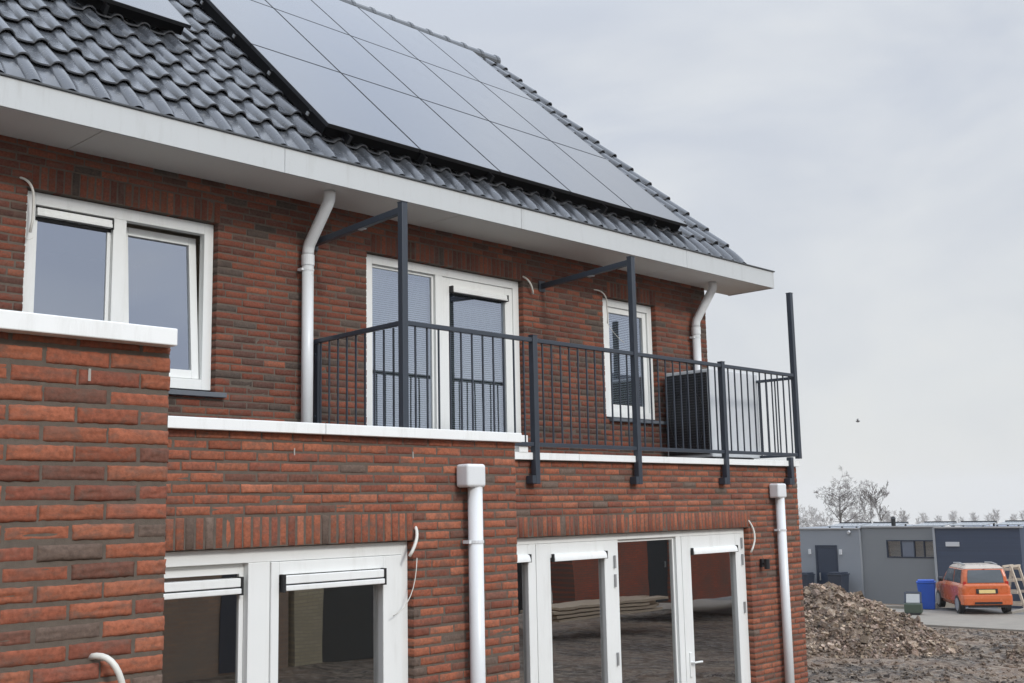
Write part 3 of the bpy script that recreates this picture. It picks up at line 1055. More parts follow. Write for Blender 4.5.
hopper_pipe(5.478, YB, .318, .160, .175, 'white drainpipe with box hopper on the wall between window and garden doors', 5.445)
hopper_pipe(11.622, YC, .238, .165, .185, 'white drainpipe with box hopper by the ground floor corner', 11.595)

# ------------------------------------------------------------------ balcony railing
rail = thing('balcony_railing', 'anthracite steel balcony railing with tall corner posts and wall braces', 'railing', (9.0, YC - .05, .225))
YP = YC - .055
ST = M['steel']
posts = [(5.955, .30, 2.545), (7.51, .225, 1.575), (9.01, .225, 2.535), (10.57, .225, 1.575), (12.13, .535, 2.545)]
PW = .030
for x, a, b_ in posts:
    mb = MB()
    mb.box(x - PW, x + PW, YP - PW, YP + PW, a, b_)
    p = mb.build('post', ST, rail, bevel=.004)
    MB().box(x - PW - .003, x + PW + .003, YP - PW - .003, YP + PW + .003, b_, b_ + .006).build('post_cap', ST, p)
for x, a, b_ in [posts[1], posts[2], posts[3], (11.93, .23, 0)]:
    mb = MB()
    if b_ == 0: mb.box(x - PW, x + PW, YP - PW, YP + PW, .225, .548)
    mb.box(x - .075, x - PW - .0005, YP - PW, YC - .004, .228, .30)
    mb.box(x - PW, x + PW, YP + PW + .0005, YC - .004, .2285, .2995)
    mb.build('wall_bracket', ST, rail, bevel=.003)
hr = MB()
zr = 1.535
xs = [p[0] for p in posts]
for a, b_ in zip(xs[:-1], xs[1:]):
    hr.box(a + PW + .001, b_ - PW - .001, YP - .02, YP + .02, zr - .02, zr + .018)
hr.build('handrail', ST, rail, bevel=.003)
hr = MB()
for a, b_ in zip(xs[:-1], xs[1:]):
    hr.box(a + PW + .001, b_ - PW - .001, YP - .018, YP + .018, .562, .598)
hr.build('bottom_rail', ST, rail, bevel=.003)
for a, b_ in zip(xs[:-1], xs[1:]):
    n = 12
    for k in range(1, n):
        x = a + (b_ - a) * k / n
        MB().box(x - .0065, x + .0065, YP - .0065, YP + .0065, .598, zr - .02).build('baluster', ST, rail)
# left return to the wall
hr = MB()
hr.beam((5.955, YP + PW + .001, zr - .001), (5.955, YD - .008, zr - .018), .04, .037)
hr.build('handrail', ST, rail, bevel=.003)
hr = MB()
hr.box(5.955 - .018, 5.955 + .018, YP + PW + .001, YD - .03, .564, .596)
hr.build('bottom_rail', ST, rail, bevel=.003)
for k in range(1, 10):
    y = YP + (YD - YP) * k / 10
    MB().box(5.955 - .0065, 5.955 + .0065, y - .0065, y + .0065, .597, zr - .03).build('baluster', ST, rail)
mb = MB()
mb.box(5.955 - .006, 5.955 + .006, YD - .085, YD - .02, .58, zr - .038)
mb.box(5.955 + .007, 5.955 + .075, YD - .019, YD - .009, .58, zr - .038)
mb.tube([(5.95 - .012, YD - .05, 1.40), (5.955 - .004, YD - .05, 1.40)], .014, 8)
mb.tube([(5.95 - .012, YD - .05, .85), (5.955 - .004, YD - .05, .85)], .014, 8)
mb.build('wall_plate', M['steel'], rail)
# right return, a short open stub
hr = MB()
hr.box(12.13 - .018, 12.13 + .018, YP + PW + .001, YP + .52, zr - .045, zr - .012)
hr.build('handrail', ST, rail, bevel=.003)
hr = MB()
hr.box(12.13 - .018, 12.13 + .018, YP + PW + .001, YP + .52, .562, .595)
hr.build('bottom_rail', ST, rail, bevel=.003)
for k in range(1, 5):
    y = YP + .04 + .46 * k / 4
    MB().box(12.13 - .0065, 12.13 + .0065, y - .0065, y + .0065, .5955, zr - .046).build('baluster', ST, rail)
# braces from the tall posts to the wall
for x in (5.955, 9.01):
    mb = MB()
    mb.beam((x, YP + PW + .001, 2.482), (x, YD - .012, 2.42), .05, .055)
    br = mb.build('wall_brace', ST, rail, bevel=.003)
    mb = MB()
    mb.box(x - .05, x + .05, YD - .0115, YD - .003, 2.36, 2.48)
    mb.build('brace_plate', ST, br)
    mb = MB()
    mb.box(x - .02, x + .02, YP + .50, YP + .57, 2.418, 2.428)
    mb.build('brace_bolt', M['galv'], br)

# ------------------------------------------------------------------ heat pump on the balcony
hp = thing('heat_pump', 'white outdoor heat pump unit with dark fan grille behind balcony bars', 'heat pump', (11.5, 7.78, .42))
mb = MB()
mb.box(11.11, 12.15, 7.50, 8.15, .56, 1.60)
body = mb.build('casing', M['hp_white'], hp, bevel=.012, seg=3)
mb = MB()
mb.box(11.095, 11.1095, 7.535, 8.115, .60, 1.56)
gp = mb.build('fan_panel', M['black'], hp)
mb = MB()
M['grille'] = plain('grille', (0.018, 0.024, 0.036), .4)
z = .63
while z < 1.54:
    mb.box(11.086, 11.0945, 7.54, 8.11, z, z + .007)
    z += .032
for y in (7.66, 7.825, 7.99):
    mb.box(11.082, 11.0855, y - .004, y + .004, .61, 1.51)
mb.build('grille', M['grille'], gp)
mb = MB()
for q in range(28):
    a0, a1 = 2 * math.pi * q / 28, 2 * math.pi * (q + 1) / 28
    mb.beam((11.08, 7.825 + .25 * math.cos(a0), 1.02 + .36 * math.sin(a0)), (11.08, 7.825 + .25 * math.cos(a1), 1.02 + .36 * math.sin(a1)), .006, .012, ref=(1, 0, 0))
mb.build('fan_ring', M['rubber'], gp)
for x in (11.2, 11.95):
    mb = MB()
    mb.box(x - .05, x + .05, 7.46, 8.08, .412, .50)
    mb.box(x - .03, x + .03, 7.5, 8.1, .5005, .559)
    mb.build('foot', M['rubber'], hp)
mb = MB()
mb.box(11.10, 12.15, 7.40, 7.455, .47, .52)
mb.build('support_beam', M['steel'], hp)

# ------------------------------------------------------------------ wall lamp and loose cables
lamp = thing('wall_lamp', 'small black outdoor wall lamp beside the garden doors', 'lamp', (11.29, YC, -.66))
MB().box(11.235, 11.29, YC - .03, YC - .004, -.695, -.605).build('back_plate', M['black'], lamp, bevel=.004)
MB().tube([(11.255, YC - .085, -.715), (11.255, YC - .085, -.605)], .032, 14).build('lamp_body', M['black'], lamp)
MB().box(11.245, 11.27, YC - .054, YC - .0305, -.665, -.645).build('arm', M['black'], lamp)
gcb = 'white cable conduits left sticking out of the brickwork'
def cable(pts, r, label, thin=None):
    o = MB().tube(pts, r, 10).build('cable_conduit', M['cable'], origin=pts[0], smooth=True)
    tag(o, label, 'cable', gcb)
    if thin:
        MB().tube(thin, .003, 6).build('wire', M['cable'], o, smooth=True)
yd = YD - .03
cable(arc((3.30, YD + .03, 2.515), (3.39, yd - .05, 2.50), (3.405, yd, 2.33), 8) + [Vector((3.405, yd, 2.2)), Vector((3.39, yd, 2.10))], .0095, 'white cable hanging over the top left corner of the left upstairs window',
      arc((3.36, yd, 2.1), (3.34, yd - .02, 2.0), (3.41, yd, 2.06), 8))
cable(arc((8.71, YD + .02, 2.50), (8.77, yd - .05, 2.46), (8.84, yd, 2.31), 8), .010, 'short white cable stub on the wall right of the balcony door')
cable(arc((9.90, YD + .02, 2.50), (10.06, yd - .06, 2.51), (10.10, yd, 2.30), 8) + [Vector((10.11, yd, 2.2)), Vector((10.10, yd, 2.12))], .0075, 'thin white cable curling down over the small upstairs window',
      arc((10.10, yd, 2.12), (10.2, yd - .02, 1.98), (10.40, yd, 1.92), 8))
cable(arc((5.005, YB + .02, -.09), (4.985, YB - .07, -.16), (4.90, YB - .05, -.285), 8), .011, 'white cable stub at the top right corner of the ground floor window',
      arc((4.99, YB - .02, -.3), (4.97, YB - .03, -.6), (4.80, YB + .0, -.66), 8))
cable(arc((11.05, YC + .02, -.15), (11.17, YC - .07, -.32), (11.01, YC - .04, -.52), 10), .010, 'white cable curving down beside the garden door corner')
cable(arc((1.722, 3.56, -.437), (1.765, 3.47, -.415), (1.80, 3.485, -.54), 8) + [Vector((1.815, 3.49, -.62)), Vector((1.825, 3.5, -.72))], .0105, 'white conduit poking out of the near brick annex wall')

# ------------------------------------------------------------------ grey building in the distance
XB = 42.0
gb = thing('grey_building', 'flat-roofed grey office building with darker blue cladded end block', 'building', (XB, 20, -3.9))
M['gb_light'] = plain('grey_render_light', (0.245, 0.265, 0.29), .85, var=.06, scale=.8)
M['gb_mid'] = plain('grey_render', (0.200, 0.213, 0.222), .85, var=.08, scale=.8)
M['gb_dark'] = plain('blue_cladding', (0.046, 0.062, 0.098), .7, var=.45, scale=3, stretch=(1, .05, 12))
M['gb_door'] = plain('navy_door', (0.016, 0.026, 0.048), .4)
M['gb_glass'] = glass_mat('office_glass', 2.6, (1, 1, 1), (.7, .72, .72))
ZB0 = -3.95
def bw(y0, y1, z0, z1, hole=None, x=XB, d=8, mat='gb_mid'):
    mb = MB()
    if hole is None:
        mb.box(x, x + d, y0, y1, z0, z1)
    else:
        a, b_, c, e = hole
        mb.box(x, x + .3, y0, a, z0, z1); mb.box(x, x + .3, b_, y1, z0, z1)
        mb.box(x, x + .3, a, b_, z0, c); mb.box(x, x + .3, a, b_, e, z1)
    return mb.build('wall', M[mat], gb)
wl = bw(21.6, 26, ZB0, -1.03, x=XB - .15, mat='gb_light')
wm = bw(18.45, 21.595, ZB0, -.97, (18.6, 20.56, -2.12, -1.45))
wd = bw(15.36, 18.445, ZB0, -1.0, x=XB - .35, d=3, mat='gb_dark')
mb = MB(); mb.box(XB + .3, XB + 8, 18.45, 21.59, ZB0, -1.2)
mb.build('inner_room', M['hp_white'], gb)
mb = MB()
mb.box(XB - .20, XB + .1, 21.58, 26, -1.03, -.985)
mb.box(XB - .05, XB + .25, 18.46, 21.575, -.97, -.925)
mb.box(XB - .41, XB - .1, 15.32, 18.47, -1.0, -.95)
mb.build('roof_edge', M['galv'], gb)
MB().box(XB - .38, XB - .02, 18.447, 18.53, ZB0, -.98).build('corner_trim', plain('trim_grey', (.32, .34, .36), .5), gb)
# window strip
w = MB()
frame(w, 0, 1, 0, 1, 0, 0, 0, 0, 0, 0) if False else None
wz0, wz1 = -2.12, -1.45
w.box(XB - .02, XB + .06, 18.6, 20.56, wz1 - .045, wz1)
w.box(XB - .02, XB + .06, 18.6, 20.56, wz0, wz0 + .045)
for y in (18.6, 19.03, 19.42, 19.94, 20.515):
    w.box(XB - .018, XB + .058, y, y + .045, wz0 + .046, wz1 - .046)
ws = w.build('window', M['gb_door'], gb)
for a, b_ in ((18.66, 19.02), (19.09, 19.41), (20.0, 20.50)):
    MB().box(XB + .02, XB + .03, a, b_, wz0 + .05, wz1 - .05).build('pane', M['gb_glass'], ws)
MB().box(XB + .0, XB + .03, 19.47, 19.93, wz0 + .05, wz1 - .05).build('infill_panel', plain('panel_grey', (.13, .15, .19), .5), ws)
# door
d = MB()
frd = MB()
frd.box(XB - .18, XB - .12, 22.58, 22.66, -3.9, -1.66); frd.box(XB - .18, XB - .12, 23.46, 23.54, -3.9, -1.66); frd.box(XB - .18, XB - .12, 22.661, 23.459, -1.73, -1.66)
dr = frd.build('door_frame', M['gb_door'], gb)
MB().box(XB - .165, XB - .13, 22.665, 23.455, -3.88, -1.735).build('door_leaf', plain('navy_leaf', (.022, .034, .06), .35), dr)
MB().box(XB - .20, XB - .166, 23.36, 23.40, -3.05, -2.75).build('handle', M['galv'], dr)
for y in (22.42, 23.78):
    MB().box(XB - .24, XB - .151, y - .045, y + .045, -2.02, -1.82).build('wall_light', M['hp_white'], gb)
MB().box(XB - .40, XB - .351, 17.55, 18.05, -1.66, -1.50).build('sign_plate', M['hp_white'], gb)
MB().tube([(XB - .16, 22.0, -1.13), (XB - .26, 22.0, -1.16)], .06, 10).build('lamp', M['hp_white'], gb)
mb = MB()
mb.tube([(XB + .7, 20.55, -1.2), (XB + .7, 20.55, -.66)], .085, 10)
mb.tube([(XB + .7, 20.55, -.66), (XB + .7, 20.55, -.56)], [.11, .05], 10)
mb.build('flue', M['black'], gb)
# low rooftop panel frames
gro = 'solar panel frames on the grey building roof'
M['roofpanel'] = plain('roof_panel', (.30, .32, .34), .25)
for i, (y0, y1, xo) in enumerate(((22.3, 23.7, 1.2), (20.7, 22.2, 1.2), (18.9, 20.2, 1.6), (17.4, 18.8, 1.8), (16.3, 17.3, 2.4))):
    o = thing('roof_panel', ['rooftop panel at far left end of the grey building', 'rooftop panel just left of the black flue', 'rooftop panel just right of the black flue', 'rooftop panel over the joint with the blue block', 'rooftop panel at right end above the blue block'][i], 'rooftop panel', (XB + xo, (y0 + y1) / 2, -.98), gro)
    mb = MB()
    za, zb_ = -.93, -.84
    mb.add([(XB + xo, y0, za), (XB + xo, y1, za), (XB + xo + 1.1, y1, zb_), (XB + xo + 1.1, y0, zb_), (XB + xo, y0, za - .03), (XB + xo, y1, za - .03), (XB + xo + 1.1, y1, zb_ - .03), (XB + xo + 1.1, y0, zb_ - .03)],
           [(3, 2, 1, 0), (4, 5, 6, 7), (0, 1, 5, 4), (1, 2, 6, 5), (2, 3, 7, 6), (3, 0, 4, 7)])
    mb.build('panel', M['roofpanel'], o)
    mb = MB()
    mb.box(XB + xo + 1.101, XB + xo + 1.14, y0, y1, -.885, -.80)
    for y in (y0 + .1, y1 - .1):
        mb.box(XB + xo + 1.05, XB + xo + 1.1, y - .03, y + .03, -1.2, -.876)
        mb.box(XB + xo, XB + xo + .05, y - .03, y + .03, -1.2, -.965)
    mb.build('support', M['black'], o)

# ------------------------------------------------------------------ bins, post, rack
def wheelie_bin(x, y, z, h, wd_, mat, lidmat, label, name='wheelie_bin', ang=0.0, group=None):
    o = thing(name, label, 'bin', (x, y, z), group)
    T = Matrix.Translation((x, y, z)) @ Matrix.Rotation(ang, 4, 'Z')
    a, b_ = wd_ * .40, wd_ * .5
    n = 5
    vs = []
    for zz, k in ((.06 * h, a), (.5 * h, (a + b_) / 2), (.90 * h, b_)):
        for sx, sy_ in ((-1, -.92), (-.92, -1), (.92, -1), (1, -.92), (1, .92), (.92, 1), (-.92, 1), (-1, .92)):
            vs.append(T @ Vector((sx * k, sy_ * k, zz)))
    fs = [(q * 8 + i, q * 8 + (i + 1) % 8, (q + 1) * 8 + (i + 1) % 8, (q + 1) * 8 + i) for q in range(2) for i in range(8)] + [tuple(range(7, -1, -1)), tuple(range(16, 24))]
    MB().add(vs, fs).build('body', mat, o)
    mb = MB()
    mb.box(-b_ * 1.06, b_ * 1.06, -b_ * 1.06, b_ * 1.06, .905 * h, .95 * h, mat=T)
    mb.box(-b_ * .9, b_ * .9, -b_ * .9, b_ * .9, .951 * h, h, mat=T)
    mb.build('lid', lidmat, o, bevel=.015)
    mb = MB()
    mb.tube([T @ Vector((b_ * 1.1, -b_ * .8, .92 * h)), T @ Vector((b_ * 1.1, b_ * .8, .92 * h))], .02, 8)
    mb.build('handle', mat, o)
    for s_ in (-1, 1):
        mb = MB()
        mb.tube([T @ Vector((a * .9, s_ * a * .86, .1 * h)), T @ Vector((a * .9, s_ * a * 1.02, .1 * h))], .1 * h, 12)
        mb.build('wheel', M['rubber'], o)
    return o
M['blue'] = plain('blue_plastic', (0.018, 0.085, 0.42), .45, var=.08)
M['navy'] = plain('navy_plastic', (0.022, 0.03, 0.048), .5)
wheelie_bin(37.3, 16.95, gz(37.3), 1.0, .58, M['blue'], M['blue'], 'bright blue wheelie bin with lid beside the orange car', ang=.4)
wheelie_bin(41.2, 22.25, gz(41.2), 1.15, .62, M['navy'], M['navy'], 'dark wheelie bin right of the navy door behind the dirt pile', group='dark bins at the grey building')
wheelie_bin(41.2, 23.75, gz(41.2), 1.10, .62, M['navy'], M['navy'], 'dark wheelie bin left of the navy door of the grey building', group='dark bins at the grey building')
wheelie_bin(41.2, 24.35, gz(41.2), 1.05, .58, M['navy'], M['navy'], 'dark wheelie bin nearest the brick corner, left of another bin', group='dark bins at the grey building')
# small green crate bin with a raised pale lid
sb = thing('crate_bin', 'small dark green box bin with pale lid left of the blue bin', 'bin', (34.95, 16.35, gz(34.95) + .05))
zb = gz(34.95) + .05
T = Matrix.Translation((34.95, 16.35, zb)) @ Matrix.Rotation(.35, 4, 'Z')
MB().box(-.25, .25, -.26, .26, .05, .34, mat=T).build('body', plain('green_plastic', (.05, .07, .05), .5), sb, bevel=.02)
T2 = T @ Matrix.Translation((-.05, 0, .36)) @ Matrix.Rotation(-R(60), 4, 'Y')
MB().box(0, .30, -.20, .20, -.012, .012, mat=T2).build('panel', plain('lid_grey', (.36, .37, .37), .6), sb)
mb = MB()
for s_ in (-1, 1): mb.box(0, .36, s_ * .235 - .025, s_ * .235 + .025, -.02, .02, mat=T2)
mb.box(.32, .38, -.209, .209, -.02, .02, mat=T2)
mb.build('lid_rim', M['navy'], sb)
mb = MB()
mb.box(-.27, -.23, -.20, .20, 0.0, .07, mat=T); mb.box(.2, .24, -.2, .2, 0, .07, mat=T)
mb.build('foot', M['rubber'], sb)
pp = MB().tube([(39.0, 17.35, gz(39.0)), (39.0, 17.35, gz(39.0) + .55)] + arc((39.0, 17.35, gz(39.0) + .56), (39.0, 17.35, gz(39.0) + .72), (39.1, 17.25, gz(39.0) + .72), 5), .06, 10).build('standpipe', M['hp_white'], origin=(39.0, 17.35, gz(39.0)), smooth=True)
tag(pp, 'white standpipe on the kerb between blue bin and orange car', 'pipe')
# wooden A-frame rack
rk = thing('wooden_rack', 'raw timber A-frame rack standing right of the orange car', 'rack', (40.5, 14.95, gz(40.5)))
zr0 = gz(40.5)
YR0, YR1 = 14.95, 15.85
for xo in (40.5, 41.2):
    mb = MB()
    mb.beam((xo, YR0, zr0), (xo, YR0 + .38, zr0 + 1.45), .07, .09, ref=(1, 0, 0))
    mb.build('leg', M['wood_pale'], rk)
    mb = MB()
    mb.beam((xo, YR1, zr0), (xo, YR1 - .28, zr0 + 1.45), .07, .09, ref=(1, 0, 0))
    mb.build('leg', M['wood_pale'], rk)
    for h_ in (.22, .62, 1.02, 1.40):
        mb = MB()
        mb.beam((xo - .08, YR0 + .06 + h_ * .22, zr0 + h_), (xo - .08, YR1 - .03 - h_ * .15, zr0 + h_), .05, .09)
        mb.build('rail', M['wood_pale'], rk)
for y in (YR0 + .38, YR1 - .28):
    mb = MB(); mb.beam((40.4, y, zr0 + 1.49), (41.3, y, zr0 + 1.49), .06, .07)
    mb.build('rail', M['wood_pale'], rk)

# ------------------------------------------------------------------ the orange car
def car(x, y, z, az, scale):
    o = thing('parked_car', 'orange hatchback with silver roof rails parked rear towards the dirt', 'car', (x, y, z))
    # local: +u forward, +v left, +w up
    fw = Vector((math.sin(az), math.cos(az), 0))
    lf = Vector((-fw.y, fw.x, 0))
    def P(u, v, w_): return Vector((x, y, z)) + (fw * u + lf * v + Vector((0, 0, w_))) * scale
    M['car'] = plain('car_orange', (0.54, 0.12, 0.032), .26, var=.06, scale=3)
    b_ = M['car'].node_tree.nodes['Principled BSDF']
    b_.inputs['Coat Weight'].default_value = .6
    b_.inputs['Coat Roughness'].default_value = .06
    def loft(secs, mat, name, parent, close=True, bev=0):
        mb = MB()
        n = len(secs[0])
        vs = [P(*p) for s_ in secs for p in s_]
        fs = [(q * n + i, q * n + (i + 1) % n, (q + 1) * n + (i + 1) % n, (q + 1) * n + i) for q in range(len(secs) - 1) for i in range(n)]
        if close:
            fs += [tuple(range(n - 1, -1, -1)), tuple(range((len(secs) - 1) * n, len(secs) * n))]
        mb.add(vs, fs)
        return mb.build(name, mat, parent, smooth=False, bevel=bev)
    def sec(u, hw, zb_, zs, zt_, top):
        return [(u, -hw * .9, zb_), (u, hw * .9, zb_), (u, hw, zb_ + .15), (u, hw * 1.0, zs), (u, top, zt_), (u, -top, zt_), (u, -hw, zs), (u, -hw, zb_ + .15)]
    body = loft([sec(0.0, .68, .36, .80, .92, .62), sec(.06, .745, .30, .84, .97, .68), sec(.35, .785, .26, .86, .985, .71), sec(1.2, .79, .22, .86, .975, .72), sec(2.5, .79, .22, .84, .95, .70), sec(3.2, .75, .24, .78, .86, .62), sec(3.5, .62, .32, .66, .72, .5)], M['car'], 'body', o, bev=.055)
    def gsec(u0, u1, hw0, hw1, z0_, z1_): return None
    # cabin: rings by height
    cab = []
    for w_, ur, uf, hw in ((.93, .07, 2.62, .715), (1.18, .10, 2.32, .68), (1.42, .17, 1.98, .62), (1.4201, .165, 1.985, .625), (1.50, .30, 1.80, .56), (1.53, .50, 1.6, .46)):
        cab.append([(ur, -hw * .93, w_), (ur + .08, -hw, w_), (uf - .15, -hw, w_), (uf, -hw * .85, w_), (uf, hw * .85, w_), (uf - .15, hw, w_), (ur + .08, hw, w_), (ur, hw * .93, w_)])
    M['car_pale'] = plain('roof_pale', (.44, .38, .32), .3)  # roof and top rim paler than the orange body
    loft(cab[:3], M['car'], 'cabin', o, bev=.04)
    loft(cab[3:], M['car_pale'], 'roof', o, bev=.015)
    M['car_glass'] = plain('car_glass', (0.07, 0.085, 0.10), .10, var=.1, spec=.9)
    mb = MB()
    def quad(mb, pts, off):
        a = [P(*p) for p in pts]
        nrm = (a[1] - a[0]).cross(a[2] - a[0]).normalized() * off
        k = len(a)
        mb.add([p for p in a] + [p + nrm for p in a], [tuple(range(k - 1, -1, -1)), tuple(range(k, 2 * k))] + [(i, (i + 1) % k, (i + 1) % k + k, i + k) for i in range(k)])
    # rear screen (seen from behind; v runs left +)
    quad(mb, [(.073, .555, .985), (.073, -.555, .985), (.098, -.545, 1.19), (.152, -.50, 1.385), (.152, .50, 1.385), (.098, .545, 1.19)], .012)
    mb.build('rear_window', M['car_glass'], o)
    for s_ in (1, -1):
        mb = MB()
        pts1 = [(.30, .712 * s_, .97), (1.05, .712 * s_, .97), (1.05, .634 * s_, 1.38), (.36, .634 * s_, 1.38)]
        pts2 = [(1.13, .712 * s_, .97), (2.25, .712 * s_, .97), (1.85, .634 * s_, 1.38), (1.13, .634 * s_, 1.38)]
        for p in (pts1, pts2):
            quad(mb, p if s_ < 0 else p[::-1], .012)
        mb.build('side_window', M['car_glass'], o)
        mb = MB()
        vv = sorted((.60 * s_, .695 * s_))
        pts = [(.062, vv[1], .84), (.062, vv[0], .84), (.075, vv[0], 1.03), (.075, vv[1], 1.03)]
        quad(mb, pts, .02)
        mb.build('tail_light', plain('tail_red', (.42, .025, .018), .2), o)
        mb = MB()
        mb.tube([P(.45, .50 * s_, 1.535), P(1.0, .50 * s_, 1.575), P(1.7, .50 * s_, 1.545)], .022 * scale, 8)
        mb.build('roof_rail', M['galv'], o)
        mb = MB()
        mb.tube([P(2.1, .80 * s_, 1.0), P(2.1, .93 * s_, 1.0)], .08 * scale, 10)
        mb.build('mirror', M['black'], o)
        for u in (.55, 2.85):
            mb = MB()
            mb.tube([P(u, .62 * s_, .29), P(u, .795 * s_, .29)], .29 * scale, 24)
            wh = mb.build('wheel', M['rubber'], o)
            mb = MB()
            mb.tube([P(u, .796 * s_, .29), P(u, .805 * s_, .29)], .20 * scale, 20)
            mb.build('rim', M['galv'], wh)
    mb = MB()
    bs = []
    for u, hw in ((-.06, .62), (-.075, .70), (.03, .775), (.25, .80)):
        pass
    ring = [(-.07, -.66), (-.05, -.74), (.14, -.80), (.14, .80), (-.05, .74), (-.07, .66)]
    lo = [P(u, v, .30) for u, v in ring]; mi_ = [P(u - .015, v * 1.005, .50) for u, v in ring]; hi = [P(u, v, .62) for u, v in ring]
    k = 6
    mb.add(lo + mi_ + hi, [tuple(range(k)), tuple(range(3 * k - 1, 2 * k - 1, -1))] + [(q * k + i, (q + 1) * k + i, (q + 1) * k + (i + 1) % k, q * k + (i + 1) % k) for q in range(2) for i in range(k)])
    mb.build('bumper', M['car'], o, bevel=.02)
    mb = MB()
    quad(mb, [(.0, .33, .655), (.0, -.33, .655), (.015, -.33, .80), (.015, .33, .80)], .03)
    mb.build('plate_recess', M['black'], o)
    mb = MB()
    quad(mb, [(-.031, .25, .665), (-.031, -.25, .665), (-.017, -.25, .775), (-.017, .25, .775)], .006)
    pl = mb.build('number_plate', plain('plate_yellow', (.66, .50, .20), .5), o)
    mb = MB()
    quad(mb, [(-.085, .42, .335), (-.085, -.42, .335), (-.087, -.42, .40), (-.087, .42, .40)], .006)
    mb.build('bumper_insert', M['black'], o)
    mb = MB()
    quad(mb, [(.02, .60, .22), (.02, -.60, .22), (.02, -.60, .298), (.02, .60, .298)], .02)
    mb.build('under_tray', M['rubber'], o)
    mb = MB()
    mb.beam(P(.155, .03, 1.415), P(.155, -.03, 1.415), .02, .02)
    mb.build('brake_light', plain('brake_red', (.35, .02, .02), .3), o)
car(36.15, 14.48, gz(36.2) + .05, R(52.0), .985)

# ------------------------------------------------------------------ dirt heaps and clods
m, nt, b = new_mat('dirt')
n = noise_node(nt, 2.2, 8, .7)
c = mix_node(nt, rng_node(nt, n.outputs['Fac'], .35, .65, 0, 1), (0.155, 0.108, 0.078), (0.38, 0.30, 0.235))
n2 = noise_node(nt, 9, 6, .7)
c = mix_node(nt, rng_node(nt, n2.outputs['Fac'], .52, .70, 0, .7), c, (0.58, 0.51, 0.43))
at = nt.nodes.new('ShaderNodeAttribute')
at.attribute_name = 'Col'
c = mix_node(nt, 1.0, c, at.outputs['Color'], 'MULTIPLY')
nt.links.new(c, b.inputs['Base Color'])
b.inputs['Roughness'].default_value = .95
b.inputs['Specular IOR Level'].default_value = .2
bump_node(nt, b, noise_node(nt, 22, 7, .7).outputs['Fac'], 1.0, .05)
M['dirt'] = m
CHUNK = np.array([(-1, -1, -1), (1, -1, -1), (1, 1, -1), (-1, 1, -1), (-1, -1, 1), (1, -1, 1), (1, 1, 1), (-1, 1, 1)], float)
CF = [(0, 3, 2, 1), (4, 5, 6, 7), (0, 1, 5, 4), (1, 2, 6, 5), (2, 3, 7, 6), (3, 0, 4, 7)]
def chunk(mb, r, p, size, flat=.6):
    v = CHUNK * (.5 + .5 * np.array([[r.random() for _ in range(3)] for _ in range(8)])) * size * np.array([1.0, r.uniform(.5, 1), flat])
    e = Matrix.Rotation(r.uniform(0, 6.3), 3, 'Z') @ Matrix.Rotation(r.gauss(0, .5), 3, 'X') @ Matrix.Rotation(r.gauss(0, .5), 3, 'Y')
    k = r.choice((.55, .75, .9, 1.0, 1.1, 1.3, 1.75))
    mb.add([Vector(p) + e @ Vector(q) for q in v], CF, 0, (k, k * r.uniform(.95, 1.02), k * r.uniform(.9, 1.04)))
def heap(cx, cy_, rx, ry_, h, ang, label, seed, nch, cs=(.03, .10), name='dirt_pile'):
    r = random.Random(seed)
    ca, sa = math.cos(ang), math.sin(ang)
    def hh(u, v):
        d = math.sqrt(u * u + v * v)
        if d >= 1: return 0
        k = (1 - d) ** 1.12 if d > .16 else (.84 ** 1.12)
        return h * k
    mb = MB()
    n = 90
    vs = {}
    idx = {}
    for i in range(n + 1):
        for j in range(n + 1):
            u, v = -1.05 + 2.1 * i / n, -1.05 + 2.1 * j / n
            du = u + .10 * float(fbm(u * 3 + seed, v * 3)); dv = v + .10 * float(fbm(u * 3, v * 3 + 9 + seed))
            k = hh(du, dv)
            if math.hypot(u, v) > 1.06: continue
            x, y = cx + (u * rx) * ca - (v * ry_) * sa, cy_ + (u * rx) * sa + (v * ry_) * ca
            z = gz(x) - .08 + k + (float(fbm(x * 1.3, y * 1.3)) * .45 + float(fbm(x * 4, y * 4)) * .28) * min(1, k * 2)
            idx[i, j] = len(mb.v)
            mb.v.append((x, y, z)); mb.c.append((.8, .8, .8))
    for (i, j) in idx:
        q = [(i, j), (i + 1, j), (i + 1, j + 1), (i, j + 1)]
        if all(t in idx for t in q):
            mb.f.append(tuple(idx[t] for t in q)); mb.mi.append(0)
    surf = list(mb.v)
    for _ in range(nch):
        p = r.choice(surf)
        if p[2] < gz(p[0]) + .0: continue
        chunk(mb, r, (p[0] + r.gauss(0, .05), p[1] + r.gauss(0, .05), p[2] + .01), r.uniform(*cs) * (2.4 if r.random() < .05 else 1))
    o = mb.build(name, M['dirt'], origin=(cx, cy_, gz(cx)))
    return tag(o, label, 'dirt heap')
heap(24.3, 13.35, 2.95, 2.7, 1.66, R(-25), 'large heap of lumpy brown clay beside the brick house corner', 3, 15000, (.014, .05))
heap(25.2, 8.95, 1.1, .9, .62, 0, 'small dark soil heap at the right edge of the mud', 4, 1500, (.018, .06))
r = random.Random(9)
mb = MB()
for _ in range(7500):
    x, y = 15 + 16.5 * r.random() ** .8, r.uniform(5, 19)
    i = np.searchsorted(gx, x) - 1; j = np.searchsorted(gy, y) - 1
    chunk(mb, r, (x, y, float(Zg[i, j]) + .015), r.choice((.015, .02, .02, .03, .04, .06)), .5)
struct(mb.build('mud_clods', M['mud'], smooth=False), 'stuff')

